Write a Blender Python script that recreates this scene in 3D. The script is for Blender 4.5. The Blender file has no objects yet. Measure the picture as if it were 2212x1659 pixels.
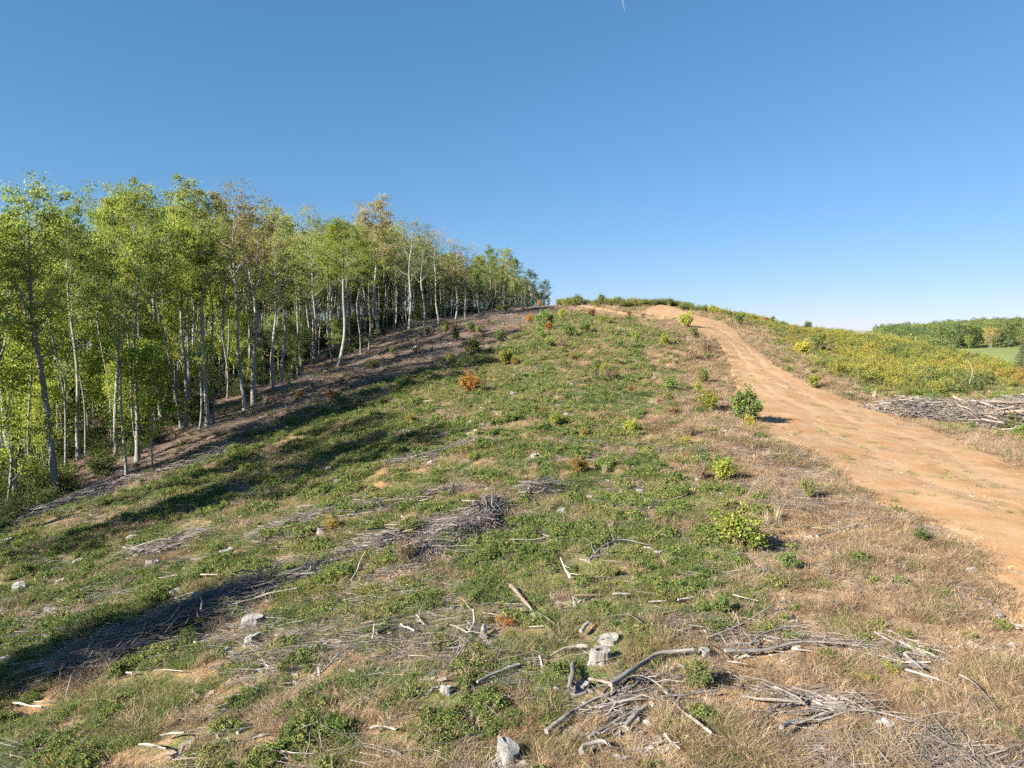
import bpy, math, numpy as np
from mathutils import Vector
R = np.random.default_rng(11)
PI = math.pi
sc = bpy.context.scene
COL = sc.collection

# ------------------------------------------------------------------ camera model (photo pixels are on a 2212 x 1659 grid)
FPX, CU, CV, PITCH = 1536.0, 1106.0, 829.5, math.radians(-4.0)
CP, SP = math.cos(PITCH), math.sin(PITCH)
def ray(u, v):
    x = (u-CU)/FPX; up = (CV-v)/FPX
    return x, CP-up*SP, up*CP+SP
def project(x, y, z):
    f = y*CP+z*SP; up = -y*SP+z*CP
    f = np.where(np.abs(f) < 1e-6, 1e-6, f)
    return CU+FPX*x/f, CV-FPX*up/f
def c1(x, y): return (.489*x, 331.8+.489*y)
def c2(x, y): return (589.8+.3111*x, 442.4+.3111*y)
def c3(x, y): return (1179.7+.4667*x, 589.8+.4667*y)
def c4(x, y): return (.3777*x, 1032+.3777*y)
def c5(x, y): return (663.6+.4223*x, 958.5+.4223*y)
def c6(x, y): return (1401+.4222*x, 958.5+.4222*y)
def c7(x, y): return (1806.4+.2222*x, 626.7+.2222*y)
def c8(x, y): return (1179.7+.2*x, 1327+.2*y)

# ------------------------------------------------------------------ noise and terrain
def vnoise(x, y, seed=0):
    xi = np.floor(x).astype(np.int64); yi = np.floor(y).astype(np.int64)
    xf = x-xi; yf = y-yi
    xf = xf*xf*(3-2*xf); yf = yf*yf*(3-2*yf)
    def h(a, b):
        n = (a*374761393+b*668265263+seed*1442695041) & 0xffffffff
        n = ((n ^ (n >> 13))*1274126177) & 0xffffffff
        return ((n ^ (n >> 16)) & 0xffff)/65535.0
    return (h(xi, yi)*(1-xf)+h(xi+1, yi)*xf)*(1-yf)+(h(xi, yi+1)*(1-xf)+h(xi+1, yi+1)*xf)*yf
def fbm(x, y, seed=0, o=3):
    s = 0; a = .5; t = 0
    for k in range(o):
        s = s+a*vnoise(x*2**k+17*k, y*2**k-9*k, seed+k); t += a; a *= .5
    return s/t
def sstep(a, b, x):
    t = np.clip((x-a)/(b-a), 0, 1); return t*t*(3-2*t)

CTRL = [(1106,1659,9.9),(0,1659,11.4),(2212,1659,9.6),(1295,1430,13.3),(545,1360,16.3),(107,1325,21),(0,1400,17.5),
 (120,1078,38),(0,1142,33),(1700,1400,13.6),(2212,1390,14.2),(2212,1200,19),(2212,1000,31.5),(1900,1000,30.5),(1700,960,33),(1610,922,38),(1550,740,72),
 (1650,790,61),(1480,692,104),(1106,1100,22.4),(1106,900,36.8),(1106,700,94),(1300,760,64),(1300,900,37.5),(1300,1060,25),
 (1200,662,138),(1300,659,147),(1450,660,138),(1380,683,112),(720,782,82),(880,702,122),(395,922,50),(600,822,68),(1050,674,138),
 (700,1000,35),(400,1150,27),(800,1200,20.5),(2100,910,47),(2212,900,49),(1900,800,75),(2100,835,67),(1750,765,84),(1600,690,133),(1800,722,114),(2000,762,99),(2150,806,85)]
W = []
for u, v, Y in CTRL:
    a, b, c = ray(u, v); W.append((a/b*Y, Y, c/b*Y))
W += [(0,225,1.5),(22,225,2.5),(-20,200,0),(60,225,-5),(-50,40,-13.5),(-60,90,-9.5),(-50,140,-3.5),(-72,20,-17),(-50,0,-15),
      (0,-20,-8.2),(30,-20,-7.2),(-30,-20,-13),(30,2,-6.4),(45,20,-6.5),(0,3,-6.9),(84,140,-8),(105,100,-14),(95,60,-11),(70,40,-7.6),(-130,60,-24),(-110,170,-12),
      (150,250,-22),(190,290,-19),(233,350,-11.4),(205,360,-12.2),(255,400,-8.6),(238,372,-9.6),(345,480,-7.),(269,520,-13),(400,420,-6),(420,560,0),(560,600,6),(330,640,-6),(0,400,-20),(-200,300,-25),(120,420,-22),(150,600,-16),(-100,600,-26),
      (700,300,-10),(300,200,-22),(260,80,-22),(0,-200,-22),(250,-150,-22),(-250,-100,-35)]
W = np.array(W)
def _tps(r2): return np.where(r2 < 1e-9, 0, .5*r2*np.log(np.maximum(r2, 1e-9)))
_n = len(W); _S = 50.0
_c = W[:, :2]/_S
_K = _tps(((_c[:, None]-_c[None])**2).sum(-1))+np.eye(_n)*2e-3
_P = np.c_[np.ones(_n), _c]
_A = np.block([[_K, _P], [_P.T, np.zeros((3, 3))]])
_w = np.linalg.solve(_A, np.r_[W[:, 2], 0, 0, 0])
def zbase(x, y):
    x = np.atleast_1d(np.asarray(x, float)); y = np.atleast_1d(np.asarray(y, float))
    out = np.empty(x.shape); xf = x.ravel(); yf = y.ravel(); o = out.ravel()
    for i in range(0, len(xf), 40000):
        p = np.c_[xf[i:i+40000], yf[i:i+40000]]/_S
        o[i:i+40000] = _tps(((p[:, None]-_c[None])**2).sum(-1))@_w[:_n]+_w[_n]+p@_w[_n+1:]
    z = o.reshape(x.shape)
    r = np.hypot(x, y); k = sstep(620, 1000, r)
    return z*(1-k)+(-24)*k
def _hit(u, v, zf):
    a, b, c = ray(u, v); ys = np.geomspace(5, 900, 900)
    d = c/b*ys-zf(a/b*ys, ys)
    i = np.argmax(d < 0)
    if i == 0: i = 1 if d[0] < 0 else len(ys)-1
    lo, hi = ys[i-1], ys[i]
    for _ in range(18):
        m = .5*(lo+hi)
        if c/b*m-zf(a/b*m, m)[0] < 0: hi = m
        else: lo = m
    return np.array([a/b*hi, hi, c/b*hi])

# dirt track: pairs of (one edge, other edge) in photo pixels, put on the ground
TR = [((1416,682),(1460,665)),((1469,697),(1506,683)),((1530,728),(1588,713)),((1572,776),(1648,765)),((1592,851),(1752,832)),((1642,898),(1872,876)),
      ((1650,940),(1960,910)),((1763,990),(2060,944)),((1880,1076),(2212,1008)),((2075,1165),(2420,1060)),((2190,1340),(2700,1200)),((2290,1560),(2900,1400)),((2400,1900),(3300,1700))]
TL = np.array([_hit(*a, zbase)[:2] for a, b in TR]); TRr = np.array([_hit(*b, zbase)[:2] for a, b in TR])
TL = np.r_[[TL[0]+np.array([-1.5, 5])], TL]; TRr = np.r_[[TRr[0]+np.array([-1.5, 5])], TRr]
def resamp(P, n):
    m = len(P); t = np.linspace(0, m-1, n); i = np.minimum(t.astype(int), m-2); f = (t-i)[:, None]
    p0 = P[np.maximum(i-1, 0)]; p1 = P[i]; p2 = P[i+1]; p3 = P[np.minimum(i+2, m-1)]
    return .5*(2*p1+(p2-p0)*f+(2*p0-5*p1+4*p2-p3)*f*f+(3*p1-p0-3*p2+p3)*f**3)
TLs, TRs = resamp(TL, 100), resamp(TRr, 100)
PG = np.r_[TLs, TRs[::-1]]
B1 = np.array([_hit(u, v, zbase)[:2] for u, v in [(1252,661),(1290,667),(1330,674),(1375,681),(1410,686),(1450,689)]])
BC = resamp(B1, 60); BW = np.full(60, 1.5)
def track_dist(x, y):
    """signed distance to the rim of the track: negative on it"""
    x = np.asarray(x, float); y = np.asarray(y, float); out = np.full(x.shape, 1e9)
    xf = x.ravel(); yf = y.ravel(); o = out.ravel()
    n = np.roll(PG, -1, 0)
    for i in range(0, len(xf), 20000):
        X = xf[i:i+20000, None]; Y = yf[i:i+20000, None]
        d = np.sqrt(((X-PG[None, :, 0])**2+(Y-PG[None, :, 1])**2).min(1))
        cr = ((PG[None, :, 1] > Y) != (n[None, :, 1] > Y)) & (X < (n[None, :, 0]-PG[None, :, 0])*(Y-PG[None, :, 1])/(n[None, :, 1]-PG[None, :, 1]+1e-12)+PG[None, :, 0])
        d = np.where(cr.sum(1) % 2 == 1, -d, d)
        d2 = np.hypot(X-BC[None, :, 0], Y-BC[None, :, 1]).min(1)-.8
        o[i:i+20000] = np.minimum(d, d2)
    return o.reshape(x.shape)
EY = np.array([-60, 10, 38, 82, 122, 140, 160, 190, 230]); EX = np.array([-28, -27.5, -25.5, -21.8, -18.8, -7, 4, 14, 22])
def edge_x(y): return np.interp(y, EY, EX)
def zf(x, y):
    x = np.atleast_1d(np.asarray(x, float)); y = np.atleast_1d(np.asarray(y, float))
    r = np.hypot(x, y)
    near = (r < 260)
    m = np.zeros(x.shape)
    if near.any():
        td = np.full(x.shape, 9.); td[near] = track_dist(x[near], y[near])
        k = sstep(-.6, 2.2, td)*.92+.08
        m = ((fbm(x/3.1, y/3.1, 3)-.5)*.55+(fbm(x/.8, y/.8, 8, 2)-.5)*.16)*k*(1-sstep(150, 260, r))
        m += (vnoise(x/11, y/11, 5)-.5)*.5*k*sstep(8, 25, r)*(1-sstep(150, 260, r))
    return zbase(x, y)+m
def hit(u, v):
    for k in range(14):
        p = _hit(u, v+3*k, zf)
        if p[1] < 172: break
    return p
def mpp(p): return p[1]*1.0/FPX          # metres per photo pixel at that depth
def dryness(x, y):
    td = track_dist(x, y)
    d = sstep(9, 1.5, td+(fbm(x/4, y/4, 21)-.5)*7)
    return np.clip(d, 0, 1)
def litter_shade(x, y):                        # 1 in the wood and on litter widened past it, partly painted tree shade
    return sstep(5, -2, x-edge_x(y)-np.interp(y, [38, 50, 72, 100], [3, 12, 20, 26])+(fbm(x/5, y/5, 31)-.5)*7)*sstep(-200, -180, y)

# ------------------------------------------------------------------ mesh helpers
class MB:
    def __init__(s): s.V = []; s.Q = []; s.T = []; s.t = []; s.b = []; s.m = []; s.mt = []; s.n = 0
    def add(s, V, Q=None, T=None, tint=.5, bark=None, mi=0):
        V = np.asarray(V, float).reshape(-1, 3); k = len(V)
        s.V.append(V)
        if Q is not None and len(Q): q = np.asarray(Q).reshape(-1, 4)+s.n; s.Q.append(q); s.m.append(np.full(len(q), mi))
        if T is not None and len(T): t = np.asarray(T).reshape(-1, 3)+s.n; s.T.append(t); s.mt.append(np.full(len(t), mi))
        s.t.append(np.broadcast_to(np.asarray(tint, float), (k,)).copy())
        s.b.append(V.copy() if bark is None else np.asarray(bark, float).reshape(-1, 3))
        s.n += k
    def data(s, name, mats, smooth=False):
        me = bpy.data.meshes.new(name)
        V = np.concatenate(s.V); Q = np.concatenate(s.Q) if s.Q else np.zeros((0, 4), int); T = np.concatenate(s.T) if s.T else np.zeros((0, 3), int)
        me.vertices.add(len(V)); me.vertices.foreach_set('co', V.ravel().astype(np.float32))
        L = np.r_[Q.ravel(), T.ravel()].astype(np.int32)
        me.loops.add(len(L)); me.loops.foreach_set('vertex_index', L)
        me.polygons.add(len(Q)+len(T))
        st = np.r_[np.arange(len(Q))*4, len(Q)*4+np.arange(len(T))*3].astype(np.int32)
        me.polygons.foreach_set('loop_start', st)
        mi = np.concatenate(s.m+s.mt).astype(np.int32)
        me.polygons.foreach_set('material_index', mi)
        me.polygons.foreach_set('use_smooth', np.full(len(mi), smooth))
        a = me.attributes.new('tint', 'FLOAT', 'POINT'); a.data.foreach_set('value', np.concatenate(s.t).astype(np.float32))
        a = me.attributes.new('bark', 'FLOAT_VECTOR', 'POINT'); a.data.foreach_set('vector', np.concatenate(s.b).ravel().astype(np.float32))
        for m in (mats if isinstance(mats, (list, tuple)) else [mats]): me.materials.append(m)
        me.update(calc_edges=True)
        return me
    def obj(s, name, mats, parent=None, smooth=False, link=True):
        o = bpy.data.objects.new(name, s.data(name, mats, smooth))
        if link: COL.objects.link(o)
        if parent: o.parent = parent
        return o
def unit(v): return v/np.maximum(np.linalg.norm(v, axis=-1, keepdims=True), 1e-9)
def tube(mb, P, rad, k=8, cap=True, tint=.5, rough=0, rng=R, mi=0):
    P = np.asarray(P, float); n = len(P); rad = np.broadcast_to(np.asarray(rad, float), (n,))
    T = unit(np.gradient(P, axis=0)); up = np.array([0, 0, 1.]) if abs(T[0, 2]) < .9 else np.array([1., 0, 0])
    U = np.empty_like(P); u = unit(np.cross(T[0], up))
    for i in range(n):
        u = unit(u-T[i]*np.dot(u, T[i])); U[i] = u
    Vv = np.cross(T, U); a = np.arange(k)*2*PI/k
    rr = rad[:, None]*(1+(rng.random((n, k))-.5)*rough)
    ring = P[:, None]+(U[:, None]*np.cos(a)[None, :, None]+Vv[:, None]*np.sin(a)[None, :, None])*rr[..., None]
    ln = np.r_[0, np.cumsum(np.linalg.norm(np.diff(P, axis=0), axis=1))]; sd = rng.random()*50
    bk = np.stack([np.broadcast_to(np.cos(a)*rad.max()+sd, (n, k)), np.broadcast_to(np.sin(a)*rad.max(), (n, k)), np.broadcast_to(ln[:, None], (n, k))], -1)
    i = np.arange(n-1)[:, None]*k; j = np.arange(k)[None]; j2 = (j+1) % k
    Q = np.stack([i+j, i+j2, i+k+j2, i+k+j], -1).reshape(-1, 4)
    V = ring.reshape(-1, 3); Tt = None; B = bk.reshape(-1, 3)
    if cap:
        V = np.r_[V, ring[0], ring[-1], P[:1], P[-1:]]; B = np.r_[B, bk[0], bk[-1], bk[0, :1], bk[-1, :1]]; e = n*k
        Tt = np.r_[np.stack([np.full(k, e+2*k), e+j2[0], e+j[0]], -1), np.stack([np.full(k, e+2*k+1), e+k+j[0], e+k+j2[0]], -1)]
    mb.add(V, Q, Tt, tint, B, mi)
def sticks(mb, A, D, r0, r1, bend=.06, k=4, rng=R, tint=None, mi=0):
    """many thin bent sticks at once: start A, vector D"""
    A = np.asarray(A, float); D = np.asarray(D, float); N = len(A)
    if N == 0: return
    r0 = np.broadcast_to(r0, (N,)); r1 = np.broadcast_to(r1, (N,))
    L = np.linalg.norm(D, axis=1); d = unit(D)
    ref = np.where(np.abs(d[:, 2:3]) < .9, np.array([[0, 0, 1.]]), np.array([[1., 0, 0]]))
    u = unit(np.cross(d, ref)); v = np.cross(d, u); a = np.arange(k)*2*PI/k+.3
    off = (u*rng.normal(0, 1, (N, 1))+v*rng.normal(0, .6, (N, 1)))*(L*bend)[:, None]
    off2 = (u*rng.normal(0, 1, (N, 1))+v*rng.normal(0, .6, (N, 1)))*(L*bend)[:, None]
    circ = u[:, None]*np.cos(a)[None, :, None]+v[:, None]*np.sin(a)[None, :, None]
    rings = []
    for t, o in ((0, 0), (.35, off), (.7, off2), (1, 0)):
        rings.append((A+D*t+o)[:, None]+circ*(r0+(r1-r0)*t)[:, None, None])
    V = np.stack(rings, 1).reshape(N, 4*k, 3)
    j = np.arange(k); j2 = (j+1) % k
    q = np.concatenate([np.stack([i*k+j, i*k+j2, (i+1)*k+j2, (i+1)*k+j], -1) for i in range(3)])
    Q = (q[None]+np.arange(N)[:, None, None]*4*k).reshape(-1, 4)
    tn = rng.random(N) if tint is None else np.broadcast_to(tint, (N,))
    bk = np.stack([np.broadcast_to(rng.random((N, 1))*60, (N, 4*k)), np.zeros((N, 4*k)), np.repeat(np.array([0, .35, .7, 1])[None]*L[:, None], k, 1)], -1)
    mb.add(V.reshape(-1, 3), Q, None, np.repeat(tn, 4*k), bk.reshape(-1, 3), mi)
def leaves(mb, C, size, aspect=.62, up=.35, rng=R, tint=None, mi=0, along=None):
    C = np.asarray(C, float); N = len(C); size = np.broadcast_to(size, (N,))*(.7+.6*rng.random(N))
    n = unit(rng.normal(0, 1, (N, 3))+np.array([0, 0, up*2])); t = rng.normal(0, 1, (N, 3))
    if along is not None: t = along+.5*t
    a = unit(t-n*(t*n).sum(1, keepdims=True)); b = np.cross(n, a)
    a = a*size[:, None]*.5; b = b*size[:, None]*.5*aspect
    dr = n*size[:, None]*.16
    V = np.stack([C-a-dr, C+b+dr*.3, C+a-dr, C-b+dr*.3], 1)
    tn = rng.random(N) if tint is None else np.broadcast_to(tint, (N,))
    mb.add(V.reshape(-1, 3), np.arange(N*4).reshape(N, 4), None, np.repeat(tn, 4), None, mi)
def blades(mb, base, h, lean, w=.012, rng=R, tint=None, mi=0, droop=.5):
    """grass blades as two-quad strips; lean = horizontal vector at the tip"""
    N = len(base); h = np.broadcast_to(h, (N,))
    side = unit(np.c_[rng.normal(0, 1, (N, 2)), np.zeros(N)])*w*.5
    m = base+np.c_[lean*.35, h*.62]; tip = base+np.c_[lean, h*(1-droop*rng.random(N)*.5)]
    V = np.stack([base-side, base+side, m+side*.8, m-side*.8, tip+side*.15, tip-side*.15], 1)
    q = np.array([[0, 1, 2, 3], [3, 2, 4, 5]]); Q = (q[None]+np.arange(N)[:, None, None]*6).reshape(-1, 4)
    tn = rng.random(N) if tint is None else np.broadcast_to(tint, (N,))
    mb.add(V.reshape(-1, 3), Q, None, np.repeat(tn, 6), None, mi)

# ------------------------------------------------------------------ materials
def mat(name):
    m = bpy.data.materials.new(name); m.use_nodes = True; nt = m.node_tree; nt.nodes.clear()
    return m, nt
def nd(nt, typ, **kw):
    n = nt.nodes.new(typ)
    for k, v in kw.items(): setattr(n, k, v)
    return n
def setin(nt, sock, v):
    if hasattr(v, 'is_linked') or hasattr(v, 'links'): nt.links.new(v, sock)
    else: sock.default_value = v
def noise(nt, scale, vec=None, detail=4, rough=.6, out='Fac'):
    n = nd(nt, 'ShaderNodeTexNoise'); n.inputs['Scale'].default_value = scale; n.inputs['Detail'].default_value = detail; n.inputs['Roughness'].default_value = rough
    if vec is not None: nt.links.new(vec, n.inputs['Vector'])
    return n.outputs[0]
def rng_map(nt, v, a, b, c=0., d=1.):
    n = nd(nt, 'ShaderNodeMapRange'); n.interpolation_type = 'SMOOTHSTEP'
    setin(nt, n.inputs[0], v)
    for i, x in enumerate((a, b, c, d)): n.inputs[i+1].default_value = x
    return n.outputs[0]
def mixc(nt, f, a, b, mode='MIX'):
    n = nd(nt, 'ShaderNodeMix', data_type='RGBA', blend_type=mode)
    setin(nt, n.inputs[0], f)
    for i, x in ((6, a), (7, b)):
        if isinstance(x, tuple): n.inputs[i].default_value = (*x, 1) if len(x) == 3 else x
        else: nt.links.new(x, n.inputs[i])
    return n.outputs[2]
def math_(nt, op, a, b=0.):
    n = nd(nt, 'ShaderNodeMath', operation=op); setin(nt, n.inputs[0], a); setin(nt, n.inputs[1], b); return n.outputs[0]
def attr(nt, name, out='Fac'): return nd(nt, 'ShaderNodeAttribute', attribute_name=name).outputs[out]
def pos(nt): return nd(nt, 'ShaderNodeNewGeometry').outputs['Position']
def scaled(nt, v, s):
    n = nd(nt, 'ShaderNodeMapping'); nt.links.new(v, n.inputs[0]); n.inputs['Scale'].default_value = s; return n.outputs[0]
def bump(nt, h, s, d=.05):
    n = nd(nt, 'ShaderNodeBump'); n.inputs['Strength'].default_value = s; n.inputs['Distance'].default_value = d; nt.links.new(h, n.inputs['Height']); return n.outputs[0]
def finish(nt, color, rough=.9, normal=None, trans=None, transcol=None, spec=.2):
    p = nd(nt, 'ShaderNodeBsdfPrincipled'); setin(nt, p.inputs['Base Color'], color if not isinstance(color, tuple) else (*color, 1))
    p.inputs['Roughness'].default_value = rough; p.inputs['Specular IOR Level'].default_value = spec
    if normal is not None: nt.links.new(normal, p.inputs['Normal'])
    out = nd(nt, 'ShaderNodeOutputMaterial'); sh = p.outputs[0]
    if trans:
        t = nd(nt, 'ShaderNodeBsdfTranslucent'); setin(nt, t.inputs[0], transcol if transcol is not None else color)
        mx = nd(nt, 'ShaderNodeMixShader'); mx.inputs[0].default_value = trans
        nt.links.new(p.outputs[0], mx.inputs[1]); nt.links.new(t.outputs[0], mx.inputs[2]); sh = mx.outputs[0]
    nt.links.new(sh, out.inputs[0])

def soil_color(nt, P):
    n1 = noise(nt, .55, P, 5); n2 = noise(nt, 5, P, 5, .7); n3 = noise(nt, 40, P, 3, .7)
    c = mixc(nt, rng_map(nt, n1, .35, .65), (.325, .185, .092), (.365, .24, .14))
    c = mixc(nt, rng_map(nt, n2, .56, .72), c, (.42, .295, .185))
    c = mixc(nt, rng_map(nt, n2, .40, .26), c, (.26, .135, .068))
    c = mixc(nt, rng_map(nt, n3, .64, .76, 0, .3), c, (.28, .18, .10))
    return c, n2, n3
def m_ground():
    m, nt = mat('clearing_ground'); P = pos(nt)
    soil, n2, n3 = soil_color(nt, P)
    dry = attr(nt, 'dry'); wood = attr(nt, 'wood'); trk = attr(nt, 'trk'); grn = attr(nt, 'grn'); far = attr(nt, 'far')
    fine = noise(nt, 18, scaled(nt, P, (1, .45, 1)), 5, .75); mid = noise(nt, 2.2, P, 5, .65); big = noise(nt, .6, P, 4, .6)
    straw = mixc(nt, rng_map(nt, fine, .3, .7), (.16, .105, .06), (.35, .25, .155))
    green = mixc(nt, rng_map(nt, fine, .3, .7), (.06, .078, .022), (.165, .18, .058))
    thatch = mixc(nt, rng_map(nt, fine, .3, .7), (.10, .08, .042), (.27, .21, .12))
    g = mixc(nt, rng_map(nt, mid, .42, .58), thatch, green)
    g = mixc(nt, rng_map(nt, math_(nt, 'ADD', dry, math_(nt, 'MULTIPLY', math_(nt, 'SUBTRACT', mid, .5), .9)), .35, .7), g, straw)
    pt = noise(nt, .42, scaled(nt, P, (.8, 1.4, 1)), 5, .7); g = mixc(nt, rng_map(nt, pt, .55, .64, 0, .55), g, mixc(nt, rng_map(nt, fine, .3, .7), (.115, .078, .056), (.29, .215, .16)))
    g = mixc(nt, rng_map(nt, math_(nt, 'ADD', big, math_(nt, 'MULTIPLY', mid, .5)), .76, .88, 0, .9), g, soil)
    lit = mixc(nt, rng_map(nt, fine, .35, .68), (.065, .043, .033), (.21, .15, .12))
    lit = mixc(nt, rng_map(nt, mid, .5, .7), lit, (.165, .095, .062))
    c = mixc(nt, wood, g, lit)  # dark litter brown; outside the wood it also paints in tree shade
    c = mixc(nt, rng_map(nt, math_(nt, 'ADD', trk, math_(nt, 'MULTIPLY', math_(nt, 'SUBTRACT', n2, .5), .8)), .35, .65), c, soil)
    mead = mixc(nt, noise(nt, .05, P, 3), (.10, .15, .04), (.13, .16, .05))
    c = mixc(nt, far, c, mead)
    finish(nt, c, .95, bump(nt, math_(nt, 'ADD', fine, math_(nt, 'MULTIPLY', mid, 1.5)), .8, .05), spec=.1)
    return m
def m_track():
    m, nt = mat('track_soil'); P = pos(nt); c, n2, n3 = soil_color(nt, P)
    rut = attr(nt, 'tint')
    c = mixc(nt, math_(nt, 'MULTIPLY', rut, .38), c, (.40, .28, .175))
    sp = noise(nt, 26, P, 2, .5); c = mixc(nt, rng_map(nt, sp, .74, .78, 0, .6), c, (.17, .11, .07))
    sp2 = noise(nt, 17, scaled(nt, P, (1, 1, .3)), 2, .5); c = mixc(nt, rng_map(nt, sp2, .74, .78, 0, .5), c, (.72, .58, .42))
    br = noise(nt, .9, P, 6, .7); c = mixc(nt, rng_map(nt, br, .56, .72, 0, .6), c, (.265, .175, .112))
    gu = noise(nt, .35, scaled(nt, P, (1, .3, 1)), 6, .75); c = mixc(nt, rng_map(nt, gu, .56, .66, 0, .55), c, (.27, .14, .062))
    finish(nt, c, .95, bump(nt, math_(nt, 'ADD', n2, math_(nt, 'MULTIPLY', n3, .2)), .6, .04), spec=.1)
    return m
def m_leaf(name, trans=.38, var=.45):
    """leaf colour comes from the object's own colour; leaf to leaf variation from its tint"""
    m, nt = mat(name); oi = nd(nt, 'ShaderNodeObjectInfo'); t = attr(nt, 'tint')
    hs = nd(nt, 'ShaderNodeHueSaturation'); nt.links.new(oi.outputs['Color'], hs.inputs['Color'])
    nt.links.new(math_(nt, 'MULTIPLY', rng_map(nt, t, 0, 1, 1-var, 1+var), rng_map(nt, oi.outputs['Random'], 0, 1, .85, 1.15)), hs.inputs['Value'])
    nt.links.new(rng_map(nt, noise(nt, .9, pos(nt), 2), .3, .7, .485, .515), hs.inputs['Hue'])
    c = hs.outputs[0]
    c = mixc(nt, rng_map(nt, t, .90, .93, 0, .8), c, (.24, .20, .05))
    tc = mixc(nt, .35, c, (.36, .41, .05), 'MIX')
    finish(nt, c, .55, None, trans, tc, spec=.35)
    return m
def m_clump(name, stops, scale=.35, trans=.35, var=.4, nscale=2.):
    """ground plants in masses: colour drifts over the ground and from plant to plant"""
    m, nt = mat(name); oi = nd(nt, 'ShaderNodeObjectInfo'); t = attr(nt, 'tint')
    f = math_(nt, 'ADD', math_(nt, 'MULTIPLY', noise(nt, scale, pos(nt), 3), nscale), math_(nt, 'MULTIPLY', oi.outputs['Random'], .7))
    f = math_(nt, 'SUBTRACT', f, .35+nscale*.5-.5)
    r = nd(nt, 'ShaderNodeValToRGB'); nt.links.new(f, r.inputs[0]); cr = r.color_ramp
    while len(cr.elements) < len(stops): cr.elements.new(.5)
    for e, (p, c) in zip(cr.elements, stops): e.position = p; e.color = (*c, 1)
    hs = nd(nt, 'ShaderNodeHueSaturation'); nt.links.new(r.outputs[0], hs.inputs['Color'])
    nt.links.new(rng_map(nt, t, 0, 1, 1-var, 1+var), hs.inputs['Value'])
    finish(nt, hs.outputs[0], .7, None, trans, None, spec=.25)
    return m
def m_wood(name, a, b, dark, sc_=9., moss=0):
    m, nt = mat(name); B = attr(nt, 'bark', 'Vector'); t = attr(nt, 'tint')
    s = scaled(nt, B, (sc_, sc_, sc_*.14)); n1 = noise(nt, 1.6, s, 5, .7); n2 = noise(nt, .35, s, 3)
    c = mixc(nt, rng_map(nt, n1, .3, .7), a, b)
    c = mixc(nt, rng_map(nt, n1, .42, .30), c, dark)
    c = mixc(nt, rng_map(nt, n2, .45, .7, 0, .5), c, dark if not moss else (.10, .12, .06))
    if not moss: c = mixc(nt, rng_map(nt, noise(nt, 5, pos(nt), 4, .7), .52, .66, 0, .7), c, (.17, .125, .09))
    hs = nd(nt, 'ShaderNodeHueSaturation'); nt.links.new(c, hs.inputs['Color']); nt.links.new(rng_map(nt, t, 0, 1, .6, 1.35), hs.inputs['Value'])
    finish(nt, hs.outputs[0], .85, bump(nt, n1, .9, .03), spec=.2)
    return m
M_GROUND = m_ground(); M_TRACK = m_track()
M_LEAF = m_leaf('tree_leaves', .5, .5); M_BUSH = m_leaf('bush_leaves', .36, .45)
M_BARK = m_wood('grey_tree_bark', (.15, .142, .132), (.25, .24, .225), (.065, .06, .054), 7, 1)
M_GREY = m_wood('weathered_grey_wood', (.155, .143, .135), (.27, .255, .243), (.065, .058, .054), 14)
M_PALE = m_wood('bleached_pale_wood', (.26, .23, .195), (.41, .37, .325), (.13, .105, .08), 14)
M_DARK = m_wood('dark_damp_wood', (.13, .115, .11), (.26, .23, .21), (.05, .045, .04), 12)
M_BROWN = m_wood('brown_rotten_wood', (.19, .14, .105), (.31, .24, .19), (.07, .05, .038), 12)
M_TWIG = m_wood('brush_twigs', (.15, .128, .12), (.265, .235, .222), (.065, .055, .051), 10)
M_CUT = m_wood('cut_wood_face', (.27, .258, .24), (.37, .355, .335), (.16, .148, .135), 9)
M_FARBARK = m_wood('brown_grey_bark', (.13, .115, .10), (.22, .20, .18), (.06, .055, .05), 7)
M_HEAP = m_wood('heaped_branches', (.12, .102, .093), (.22, .192, .175), (.05, .042, .039), 10)
M_STEM = m_wood('shrub_stems', (.17, .12, .08), (.28, .2, .14), (.08, .06, .04), 12)
M_HOLE = m_wood('hollow_heart', (.045, .04, .035), (.08, .07, .06), (.02, .02, .02), 12)
M_WEED = m_clump('green_weeds', [(0, (.085, .14, .036)), (.4, (.145, .195, .05)), (.7, (.215, .235, .068)), (1, (.28, .245, .10))])
M_GRASS = m_clump('olive_grass', [(0, (.095, .15, .035)), (.5, (.16, .20, .055)), (.8, (.25, .245, .088)), (1, (.29, .24, .12))])
M_DRY = m_clump('dry_grass', [(0, (.23, .15, .088)), (.5, (.33, .235, .145)), (.85, (.40, .30, .195)), (1, (.29, .175, .105))], .5, .25)
M_THICK = m_clump('autumn_thicket', [(0, (.105, .14, .048)), (.3, (.185, .205, .056)), (.6, (.28, .28, .052)), (.85, (.32, .275, .048)), (1, (.29, .19, .06))], .06, .38, .3, 2.2)
M_UNDER = m_clump('wood_undergrowth', [(0, (.045, .075, .022)), (.6, (.08, .115, .03)), (1, (.15, .17, .05))], .2)

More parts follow.
